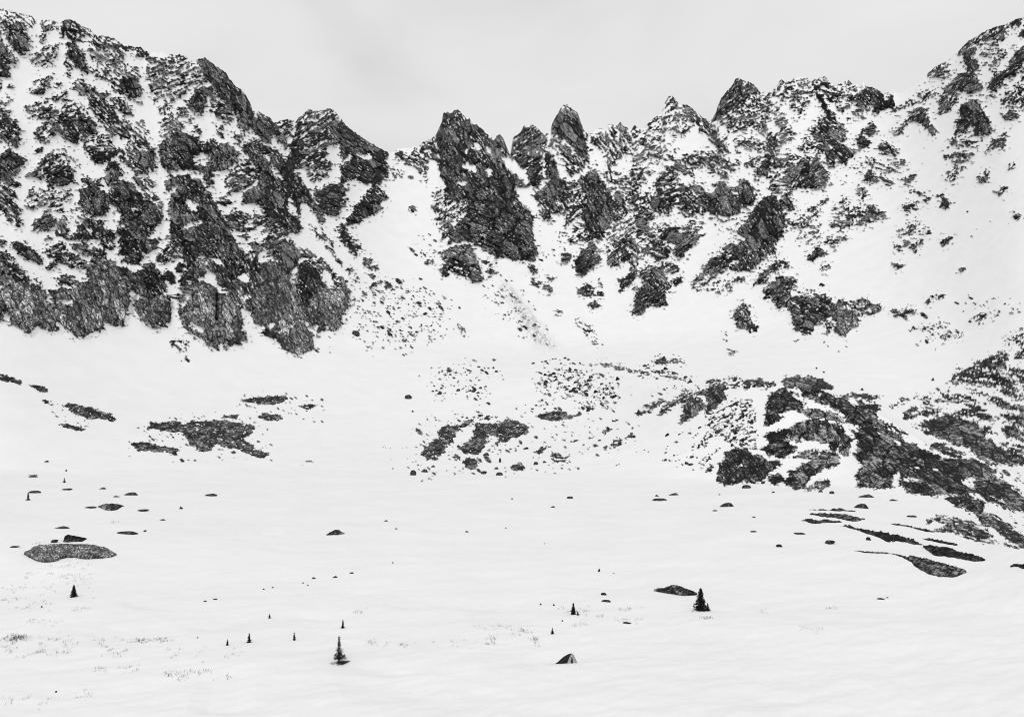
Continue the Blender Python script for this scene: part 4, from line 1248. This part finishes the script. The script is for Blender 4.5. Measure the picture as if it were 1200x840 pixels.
# --- boulders -------------------------------------------------------------
def rock_mesh(i):
    import bmesh
    bm = bmesh.new(); bmesh.ops.create_icosphere(bm, subdivisions=3, radius=1)
    r = random.Random(50 + i)
    planes = [(Vector((r.gauss(0, 1), r.gauss(0, 1), r.gauss(0, .8))).normalized(), r.uniform(.3, .8)) for _ in range(11)]
    for v in bm.verts:
        for n, d in planes:
            q = v.co.dot(n)
            if q > d: v.co -= n * (q - d) * .92
        v.co += v.co.normalized() * (r.random() - .5) * .06
        if v.co.z < -.25: v.co.z = -.25
    me = bpy.data.meshes.new('boulder'); bm.to_mesh(me); bm.free()
    xs = [v.co.x for v in me.vertices]; zs = [v.co.z for v in me.vertices]
    sx_ = 2 / (max(xs) - min(xs)); sz_ = 1 / max(zs)
    for v in me.vertices: v.co.x *= sx_; v.co.z *= sz_
    me.materials.append(M_BOULDER if i % 3 else M_BLACK)
    return me
RM = [rock_mesh(i) for i in range(10)]
bcount = 0
def boulder(x, y, wpx, hpx, label, group=None, name='boulder', variant=None):
    """x, y: where its foot meets the snow"""
    global bcount
    p = terrain_point(x, y); d = math.hypot(p[0], p[1]); m = d / F
    o = bpy.data.objects.new(name, RM[([1, 2, 4, 5, 7, 8][bcount % 6] if wpx > 8 else (bcount * 7 + 3) % 10) if variant is None else variant]); COL.objects.link(o); bcount += 1
    o.location = (p[0], p[1], p[2] - .05 * hpx * m)
    o.rotation_euler = (0, 0, -math.atan2(p[0], p[1]) + random.uniform(-.12, .12))
    wpx *= .92; hpx *= .9 if wpx < 8 else .75; o.scale = (wpx * m / 2, max(wpx * .8, hpx) * m / 2, hpx * m)
    return tag(o, label, 'boulder', group)

SNOWST = 'small dark stones on the open snowfield'
for x, y, w_, h_ in [(601,585,3,1.5),(452,610,5,1.8),(465,620,3.5,1.5),(546,621,5.5,2),(593,618,3,1.2),(638,635,2,1),(412,671,5,1.6),(460,660,2,2),(634,704,2.4,2.4),(649,707,2.6,3),(659,725,2,2),(54,541,5,1.8),(78,552,2,2),(211,596,5,3.5),(191,608,7,2),(170,624,4,2),(838,600,6,1.6),(884,607,5,1.5),(1018,634,6,4),(309,690,3,1.8),(320,687,2.5,1.4),(355,681,2.4,1.4),(361,684,2,1.4),(367,676,6,2.2),(393,675,7,2.4),(240,704,4,1.4),(252,702,5,1.4),(232,749,2,1.6),(66,808,2.4,2),(49,713,2.4,2.2),(720,670,2,1),(906,578,4,2),(1040,700,3,1),(843,580,3,1.6)]:
    boulder(x, y, w_, h_, 'tiny dark stone poking out of the open snowfield', SNOWST)
for x, y, w_, h_, lab in [
    (42,577,13,3.4,'dark stone in the short row near the left edge above the whaleback slab'),
    (78,573.5,12,2.6,'flat stone in the middle of the short row above the whaleback slab'),
    (121,573,9,3,'last stone right end of the short row above the whaleback slab'),
    (154,579.5,17,4.4,'dark double stone right of the small lens rock row'),
    (135,581.5,9,2.2,'low stone just left below the dark double stone'),
    (247,580.5,14,3.6,'lone flat dark stone on the open snow right of the left rocks'),
    (108,594.5,13,2.2,'thin flat stone touching the left tip of the small lens rock'),
    (167,597.5,14,2.6,'low broken stone right of the small lens rock'),
    (74,620,18,3.4,'flat black stone on the snow just above the blocky black boulder'),
    (149,626.5,28,3.2,'long flat black stone right of the blocky black boulder'),
    (15,641,11,1.8,'low flat stone left of the whaleback slab'),
    (63,637,8,3.6,'small round black stone on the back of the whaleback slab'),
    (668,584.5,8,3,'flat dark stone in the middle of the valley floor below the ringed rock'),
    (648,594.5,6.5,2,'smaller flat stone left below the flat valley floor stone'),
    (708,695,8,3.2,'dark cap stone right above the bushy small conifer'),
    (711,703,14,3,'wide low stone under the dark cap stone'),
    (732,728.5,13,2.2,'flat stone strip on the snow between the tent and the dense conifer'),
    (702,669,3,4,'tiny upright dark stone above the cap stone'),
    (775,587,18,3.2,'long flat dark stone at the left foot of the hill'),
    (769,581.5,6,2.4,'small stone just above the long flat stone at the hill foot'),
    (791,580,14,4,'pointed stone right above the long flat stone at the hill foot'),
    (853,594,19,6.5,'dark lumpy stone on the snow below the west end of the hill'),
    (883,625,8,1.8,'thin flat stone left of the banded rock lens'),
    (936,627.5,14,2.4,'curved flat stone below the left tip of the banded lens'),
    (913,641.5,8,3.6,'lone dark stone below the curved flat stone'),
    (972,639,12,5.5,'dark wedge stone above the tail of the long low slab'),
    (1017,583,19,5,'rounded boulder under the hill face nearest its snow gully'),
    (1010,595.5,17,6.5,'biggest grey boulder standing free below the hill'),
    (1045,586.5,12,2.8,'flat dark stone right of the rounded boulder'),
    (1068,604.5,11,2.8,'slim slanted stone on the snow below the hill ridge'),
    (876,572,11,5,'dark boulder at the bottom edge of the hill face'),
    (894,566,5,3.4,'small boulder between two rock faces at the hill foot'),
    (975,579,6,3.4,'small square boulder at the mouth of the hill snow gully'),
    (962,577,6,3,'low boulder left of the small square boulder'),
    (1031,701,11,1.8,'thin flat stone alone on the smooth snow at lower right'),
    (478,467,9,6.5,'lone dark pointed boulder on the basin snow left of the rubble bands'),
    (484,482.5,3,2.4,'small dark stone below the lone pointed boulder'),
    (781.5,511,5.5,4,'lone dark boulder on the smooth slope west of the hill'),
    (485,557,8,7,'leftmost boulder of the row under the twin rock patch'),
    (497.5,552.5,10,5,'second boulder of the row under the twin rock patch'),
    (508,547,6,3,'third smaller boulder of the row under the twin rock patch'),
    (567,555,8,4,'dark flat boulder below the round knob'),
    (586,556.5,9,5,'small cluster like boulder left below the dome rock'),
    (582,549,6,3,'little stone above the cluster like boulder'),
    (586,541,3,6,'narrow upright stone above right of the round knob'),
    (570,534,9,5,'dark stone on the lower right rim of the wide rock patch'),
    (605,529,3,2,'first of three small stones in line right of the wide patch'),
    (616,526.5,7,3,'largest of three small stones in line right of the wide patch'),
    (629,544,6,4,'dark stone left of the clustered rocks on the middle slope'),
    (637,542,6,3,'stone between the dark stone and the clustered rocks'),
    (1093.7,446,3.5,4,'tiny lone dark stone on the snow bowl behind the hill'),
    (957,432,2.4,2.4,'upper of two tiny stones on the snow above the hill crest'),
    (965,437,2.6,2.2,'lower of two tiny stones on the snow above the hill crest'),
    (1010,457,4,3,'small stone behind the hill crest'),
    (418,393,10,8,'solid rounded boulder at the right foot of the rounded cliffs'),
    (723.5,445,6,5,'dark boulder at the upper right rim of the rubble field'),
    ]:
    boulder(x, y, w_, h_, lab)

def in_poly(poly):
    xs = [p[0] for p in poly]; ys = [p[1] for p in poly]
    while True:
        x, y = random.uniform(min(xs), max(xs)), random.uniform(min(ys), max(ys))
        if pip(np.array([x]), np.array([y]), poly)[0]: return x, y
for poly, n, s0, s1, lab, grp in [
    ([(508,434),(540,430),(588,431),(588,436),(545,440),(512,441)], 26, 1.5, 5, 'small dark stone in the upper thin rubble band of the basin', 'upper rubble band stones'),
    ([(498,462),(515,455),(560,452),(576,458),(550,463)], 20, 1.5, 6, 'small dark stone in the lower thin rubble band of the basin', 'lower rubble band stones'),
    ([(636,440),(655,433),(690,434),(712,444),(727,452),(720,466),(700,470),(665,458),(638,458)], 74, 2, 7.5, 'dark stone in the oval rubble field at the basin centre', 'oval rubble field stones'),
    ([(615,427),(640,422),(662,419),(674,424),(650,428)], 14, 1.5, 6, 'dark stone on the crest line above the oval rubble field', 'crest stones above the rubble field'),
    ([(745,425),(775,414),(790,420),(800,440),(830,447),(810,452),(770,440)], 26, 2, 7, 'dark stone in the rubble on the ridge leading up to the hill', 'ridge rubble stones'),
    ([(472,508),(505,485),(516,490),(500,514),(480,512)], 14, 1.2, 3, 'tiny stone sprinkled left of the twin rock patch', 'stones left of the twin patch'),
    ([(765,545),(800,500),(850,480),(885,500),(880,525),(840,520),(800,555)], 34, 2, 6, 'dark stone on the snowy west face of the hill', 'stones on the west face of the hill'),
    ([(680,500),(745,505),(760,530),(700,556),(650,548)], 16, 1.5, 4, 'small stone on the smooth slope between basin and hill', 'stones on the slope west of the hill'),
    ([(545,491),(560,486.5),(580,486),(598,489),(594,492),(575,491),(560,493)], 14, 2, 5, 'dark stone in the fringe along the top of the twin rock patch', 'fringe stones of the twin patch'),
    ([(445,520),(480,515),(485,545),(460,556)], 8, 1.2, 3, 'tiny stone on the snow below left of the twin patch', 'stones below left of the twin patch'),
    ([(620,480),(610,472),(650,470),(640,480)], 10, 1.5, 4, 'small stone above the dark rock lens', 'stones above the rock lens'),
    ]:
    for _ in range(n):
        x, y = in_poly(poly); s = s0 + (s1 - s0) * random.random() ** 2
        boulder(x, y, s, s * random.uniform(.4, .62), lab, grp, name='stone')

# --- conifers ----------------------------------------------------------------
def conifer(x, y, hpx, wpx, style, label, seed, group='conifers on the snowfield'):
    r = random.Random(seed)
    p = terrain_point(x, y); d = math.hypot(p[0], p[1]); m = d / F
    h = hpx * m; wid = wpx * m / 2
    root = bpy.data.objects.new('pine_tree', None); COL.objects.link(root)
    root.location = (p[0], p[1], p[2] - .05 * h); root.rotation_euler = (0, 0, -math.atan2(p[0], p[1]))
    root.empty_display_size = .3; tag(root, label, 'tree', group)
    vs_, fs = [], []
    def tube(pts, rads, n=6):
        b0 = len(vs_)
        for (q, rd) in zip(pts, rads):
            for k in range(n):
                a = 2 * math.pi * k / n; vs_.append((q[0] + rd * math.cos(a), q[1] + rd * math.sin(a), q[2]))
        for i in range(len(pts) - 1):
            for k in range(n):
                a = b0 + i * n + k; b = b0 + i * n + (k + 1) % n
                fs.append((a, b, b + n, a + n))
    lean = r.uniform(-.02, .02)
    zz = [h * t for t in (0, .15, .35, .6, .8, 1.0)]
    tube([(lean * z, 0, z) for z in zz], [max(.012, .028 * h * (1 - z / h) + .008 * h * .3) for z in zz])
    me = bpy.data.meshes.new('trunk'); me.from_pydata(vs_, [], fs); me.materials.append(M_BARK); link('trunk', me, root)
    vs_, fs = [], []
    def clump(c, s):
        n = Vector((r.gauss(0, 1), r.gauss(0, 1), r.gauss(0, 1) + .8)).normalized()
        a = n.orthogonal().normalized(); b = n.cross(a); t = r.uniform(0, 6.28)
        a, b = a * math.cos(t) + b * math.sin(t), b * math.cos(t) - a * math.sin(t)
        i = len(vs_)
        s *= 1.7
        for q in (-a * s - b * s * .3, a * s * .9 - b * s * .2, a * s * .3 + b * s * .5, -a * s * .6 + b * s * .35): vs_.append(tuple(c + q))
        fs.append((i, i + 1, i + 2, i + 3))
    if style == 'sparse':
        levels = [(.045, 1.0, 26), (.19, .70, 8), (.24, .72, 9), (.33, .55, 8), (.39, .40, 6), (.49, .40, 6), (.54, .28, 5), (.62, .14, 5), (.68, .20, 5), (.76, .12, 4), (.84, .06, 4), (.92, .04, 3)]
    elif style == 'dense':
        levels = [(t, (1 - t) ** .8 * r.uniform(.8, 1.1) + .03, 11) for t in np.linspace(.05, .97, 17)]
    else:
        levels = [(t, (1 - t) ** .9 * r.uniform(.6, 1.15) + .05, 7) for t in np.linspace(.08, .96, 9)]
    for t, w_, nb in levels:
        for b in range(nb):
            az = 2 * math.pi * (b + r.random() * .8) / nb; L_ = wid * w_ * r.uniform(.65, 1.1)
            z0 = t * h + r.uniform(-.012, .012) * h
            dirv = Vector((math.cos(az), math.sin(az), 0)); side = Vector((-dirv.y, dirv.x, 0))
            droop = (-.03 if t < .1 else -.16) if style != 'dense' else -.3
            nc = max(5, int((14 if style == 'sparse' else 16) * L_ / wid * (1.0 if style == 'sparse' else 1.2)))
            for k in range(nc):
                q = (k + r.random()) / nc
                c = dirv * (L_ * q) + side * (r.uniform(-1, 1) * .22 * L_ * (1 - q * .5)) + Vector((lean * z0, 0, z0 + droop * L_ * q * (1.2 - q) + r.uniform(-.02, .02) * h * (.35 if style == 'sparse' else 1)))
                clump(c, h * r.uniform(.018, .035) * (1.6 if style == 'small' else 1.0))
    for k in range(16): clump(Vector((lean * h, 0, h * r.uniform(.86, 1.0))), h * .014)
    me = bpy.data.meshes.new('crown'); me.from_pydata(vs_, [], fs); me.materials.append(M_NEEDLE); link('crown', me, root)
    return root
conifer(397.3, 777, 32, 25, 'sparse', 'tall sparse conifer with a wide skirt of low branches on the lower snowfield', 1)
conifer(820.5, 714.5, 26, 20, 'dense', 'dense dark conifer at the right tip of the low winged rock', 2)
conifer(829, 714.8, 9, 9, 'small', 'tiny conifer pressed against the right side of the dense dark conifer', 3)
conifer(672, 717.5, 13.5, 8.5, 'dense', 'bushy small conifer above the tent', 4)
conifer(647.5, 740, 7, 4.5, 'small', 'little conifer between the tent and the bushy small conifer', 5)
conifer(401.5, 734.5, 9.5, 4.5, 'small', 'little conifer directly behind the tall sparse conifer', 6)
conifer(345, 750, 9, 4.5, 'small', 'slim seedling conifer left of the tall sparse conifer', 7)
conifer(292, 752, 10.5, 6.5, 'small', 'middle conifer of the three seedlings left of the tall sparse conifer', 8)
conifer(266.5, 755, 6.5, 4.2, 'small', 'leftmost tiny seedling conifer of the three in a row', 9)
conifer(316, 722, 5, 3.6, 'small', 'tiny seedling conifer above the row of three seedlings', 10)
conifer(86, 700.5, 13, 9, 'dense', 'dark little conifer below the pale whaleback slab', 11)
conifer(33, 586.5, 8, 4.5, 'small', 'tiny conifer near the left edge above the whaleback slab', 12)
conifer(75, 565, 5, 3.5, 'small', 'smallest conifer beside the stone row near the valley rim', 13)
conifer(677.5, 718.5, 5, 4, 'small', 'seedling at the right foot of the bushy small conifer', 14)

# --- tent ----------------------------------------------------------------------
def make_tent():
    px = 665.5; p = terrain_point(px, 778.2); d = math.hypot(p[0], p[1]); m = d / F
    root = bpy.data.objects.new('tent', None); COL.objects.link(root); root.location = (p[0], p[1], p[2] - .03); root.rotation_euler = (0, 0, -math.atan2(p[0], p[1]))
    tag(root, 'small dark dome tent with a pale door panel pitched on the snow', 'tent')
    hgt = 11.2 * m; W = 6.2 * m
    # entrance hoop plane: centre a little right of the middle, facing right and towards the viewer
    fa = math.radians(-50); hx, hy = 5.0 * m, 0.0
    ux, uy = math.cos(math.radians(22)), math.sin(math.radians(22))          # along the hoop base
    def hoop(a, s=1.0, off=(0, 0)):
        c = math.cos(a); z = math.sin(a)
        z = 1 - abs(c) ** 1.45
        return Vector((hx + off[0] + ux * W * s * c, hy + off[1] + uy * W * s * c, hgt * z))
    n, k = 20, 14
    tail = Vector((-13.8 * m, -4.2 * m, 0.02)); tb = Vector((-9 * m, 3 * m, 0))
    v, f = [], []
    for j in range(k + 1):
        t = j / k
        for i in range(n + 1):
            a = math.pi * i / n
            q = hoop(a)
            end = tail.lerp(tb, (1 - math.cos(a)) / 2)
            end.z = .02 + .12 * hgt * math.sin(a) ** .5
            x = q.lerp(end, t)
            x.z = max(q.z * math.cos(t * math.pi / 2) ** .95 if t < 1 else 0, 0) + .02 + end.z * t ** 2 * .8
            x.z += .015 * math.sin(9 * t + 5 * a) * math.sin(math.pi * t)
            v.append(tuple(x))
    for j in range(k):
        for i in range(n):
            a = j * (n + 1) + i; f.append((a, a + 1, a + n + 2, a + n + 1))
    me = bpy.data.meshes.new('fly'); me.from_pydata(v, [], f); me.materials.append(M_FLY); me.polygons.foreach_set('use_smooth', [True] * len(f))
    o = link('fly', me, root); sm = o.modifiers.new('thick', 'SOLIDIFY'); sm.thickness = .01
    # entrance panel bulging outwards
    nx, ny = uy, -ux
    v, f = [], []
    R_ = 10
    for j in range(R_ + 1):
        s = 1 - j / R_
        for i in range(n + 1):
            a = math.pi * i / n; b = .30 * W * (1 - s * s)
            q = hoop(a); c = Vector((hx, hy, hgt * .42 * (1 - 0)))
            x = Vector((hx, hy, 0)).lerp(q, s); x.z = q.z * s + (1 - s) * .02
            v.append((x.x + nx * (b + .012), x.y + ny * (b + .012), x.z))
    for j in range(R_):
        for i in range(n):
            a = j * (n + 1) + i; f.append((a, a + n + 1, a + n + 2, a + 1))
    me = bpy.data.meshes.new('front_panel'); me.from_pydata(v, [], f); me.materials.append(M_FRONT); me.polygons.foreach_set('use_smooth', [True] * len(f))
    link('front_panel', me, root)
    # door: dark sheet painted for the shade inside the opening, proud of the panel
    def pan(u, z):
        c = max(-1, min(1, u)); s = math.hypot(c, z); b = .30 * W * max(0, 1 - s * s) + .05
        return (hx + ux * W * c + nx * b, hy + uy * W * c + ny * b, z * hgt)
    out = [(-.42, .05), (.08, .05), (.06, .35), (-.04, .72), (-.14, .72), (-.30, .4)]
    v = [pan(-.14, .35)] + [pan(*q) for q in out]; f = [(0, i + 1, (i + 1) % len(out) + 1) for i in range(len(out))]
    me = bpy.data.meshes.new('door'); me.from_pydata(v, [], f); me.materials.append(M_DOOR); o = link('door', me, root); sm = o.modifiers.new('thick', 'SOLIDIFY'); sm.thickness = .012
    def tubem(name, pts, rad, mat):
        v, f = [], []; pts = [Vector(q) for q in pts]
        for i, q in enumerate(pts):
            dv = (pts[min(i + 1, len(pts) - 1)] - pts[max(i - 1, 0)]).normalized(); a = dv.orthogonal().normalized(); b = dv.cross(a)
            for c in range(6): v.append(tuple(q + rad * (a * math.cos(c * math.pi / 3) + b * math.sin(c * math.pi / 3))))
        for i in range(len(pts) - 1):
            for c in range(6): f.append((i * 6 + c, i * 6 + (c + 1) % 6, i * 6 + 6 + (c + 1) % 6, i * 6 + 6 + c))
        me = bpy.data.meshes.new(name); me.from_pydata(v, [], f); me.materials.append(mat); return link(name, me, root)
    tubem('tent_pole', [tuple(hoop(math.pi * i / 24) + Vector((nx * .02, ny * .02, .02))) for i in range(25)], .018, M_POLE)
    top = hoop(math.pi / 2)
    for e in ((hx + nx * 2.0 + ux * .4, hy + ny * 2.0 + uy * .4, .02), (hx + ux * 2.1, hy + uy * 2.1, .02)):
        tubem('guy_line', [tuple(top * .97), e], .006, M_POLE)
    tubem('guy_line', [tuple(tail), (tail.x - .9, tail.y - .2, .0)], .006, M_POLE)
make_tent()

# --- dead grass and twigs poking through the thin snow (nobody could count them)
v, f = [], []
gr = random.Random(5)
def tuft(x, y, s):
    p = terrain_point(x, y)
    for _ in range(gr.randint(3, 8)):
        bx, by = p[0] + gr.gauss(0, .22) * s, p[1] + gr.gauss(0, .22) * s
        hh = gr.uniform(.10, .30) * s; a = gr.uniform(0, 6.28); w_ = gr.uniform(.012, .03) * s; lx, ly = gr.gauss(0, .12) * s, gr.gauss(0, .12) * s
        i = len(v); cx, cy = math.cos(a) * w_, math.sin(a) * w_
        v.extend([(bx - cx, by - cy, p[2] - .05), (bx + cx, by + cy, p[2] - .05), (bx + lx + cx * .3, by + ly + cy * .3, p[2] + hh), (bx + lx - cx * .3, by + ly - cy * .3, p[2] + hh)])
        f.append((i, i + 1, i + 2, i + 3))
for x0, x1, y, sp, n, s in [(0,22,751,3,22,1.4),(20,160,752,3,34,1),(0,80,763,4,38,1.1),(118,148,763,3,16,1),(155,202,750,1,26,1.2),(195,275,791,3,26,1.2),(185,290,768,5,20,.9),(0,70,688,2,18,1),(12,60,712,5,20,1.1),(0,25,703,2,8,1),
        (84,104,717,1,8,1),(30,75,731,2,12,1),(60,110,668,8,40,1),(20,110,676,8,34,1),(0,55,640,2,10,1.1),(128,142,612,1,8,1.2),(110,165,785,2,18,.9),(0,60,819,3,12,1),(85,110,813,2,8,.8),(15,30,750,2,16,1.7),
        (430,560,752,3,18,.9),(428,440,753,1,6,1),(470,476,753,1,5,1.2),(550,625,736,3,24,.9),(610,616,737,2,8,1.3),(655,695,712,2,24,.9),(670,690,726,5,20,.8),(725,752,712,2,14,.9),(720,760,726,2,16,.9),(568,582,750,3,10,1.2),(625,630,748,2,8,1.5),(700,706,720,2,5,1),
        (822,834,727,1,9,1.2),(935,965,740,1.5,14,.9),(968,982,710,.8,8,1),(415,430,714,.8,8,1.1),(890,900,717,1.5,6,.9)]:
    for _ in range(n): tuft(gr.uniform(x0, x1), y + gr.gauss(0, sp), s)
me = bpy.data.meshes.new('grass'); me.from_pydata(v, [], f); me.materials.append(M_GRASS)
tag(link('grass', me), 'sparse dead grass and twigs poking through the snow', 'grass', kind='stuff')

# ------------------------------------------------------------------ sky, sun, camera
EL, AZ = math.radians(42), math.radians(192)      # sun high behind the left shoulder, diffused by cloud
w = bpy.data.worlds.new('World'); scene.world = w; w.use_nodes = True
nt = w.node_tree; nt.nodes.clear(); L = nt.links
wo = N(nt, 'ShaderNodeOutputWorld'); bg = N(nt, 'ShaderNodeBackground'); bg.inputs['Strength'].default_value = .1
sk = N(nt, 'ShaderNodeTexSky', sky_type='NISHITA'); sk.sun_disc = False; sk.sun_elevation = EL; sk.sun_rotation = AZ; sk.altitude = 3500
bw = N(nt, 'ShaderNodeRGBToBW'); L.new(sk.outputs[0], bw.inputs[0])
tc = N(nt, 'ShaderNodeTexCoord')
mp = N(nt, 'ShaderNodeMapping'); mp.inputs['Scale'].default_value = (1, 1, 2.6); L.new(tc.outputs['Generated'], mp.inputs[0])
cn = noise(nt, mp.outputs[0], 2.6, 6, .5, .4)
cr = ramp(nt, cn.outputs[0], [(.30, .69), (.50, .80), (.70, .87)])
sc = N(nt, 'ShaderNodeVectorMath', operation='SCALE'); L.new(cr.outputs[0], sc.inputs[0]); sc.inputs['Scale'].default_value = 10.0
mx = N(nt, 'ShaderNodeMix', data_type='RGBA'); mx.inputs[0].default_value = .95
L.new(bw.outputs[0], mx.inputs[6]); L.new(sc.outputs[0], mx.inputs[7]); L.new(mx.outputs[2], bg.inputs[0]); L.new(bg.outputs[0], wo.inputs[0])
sl = bpy.data.lights.new('sun', 'SUN'); sl.energy = 1.05; sl.angle = math.radians(12); sl.color = (1, 1, 1)
so = bpy.data.objects.new('sun', sl); COL.objects.link(so)
sd = Vector((math.sin(AZ) * math.cos(EL), math.cos(AZ) * math.cos(EL), math.sin(EL)))
so.rotation_euler = sd.to_track_quat('Z', 'Y').to_euler()
cam = bpy.data.cameras.new('camera'); co = bpy.data.objects.new('camera', cam); COL.objects.link(co)
co.location = (0, 0, H); co.rotation_euler = (math.pi / 2 + PITCH, 0, 0)
cam.sensor_width = 36; cam.lens = 36 * F / 1200; cam.clip_end = 20000; cam.clip_start = .1
scene.camera = co
vs = scene.view_settings; vs.view_transform = 'Standard'; vs.look = 'None'; vs.exposure = 0; vs.gamma = 1; vs.use_curve_mapping = False
scene.cycles.pixel_filter_type = 'BLACKMAN_HARRIS'; scene.cycles.filter_width = 1.05
scene.cycles.max_bounces = 6; scene.cycles.diffuse_bounces = 6
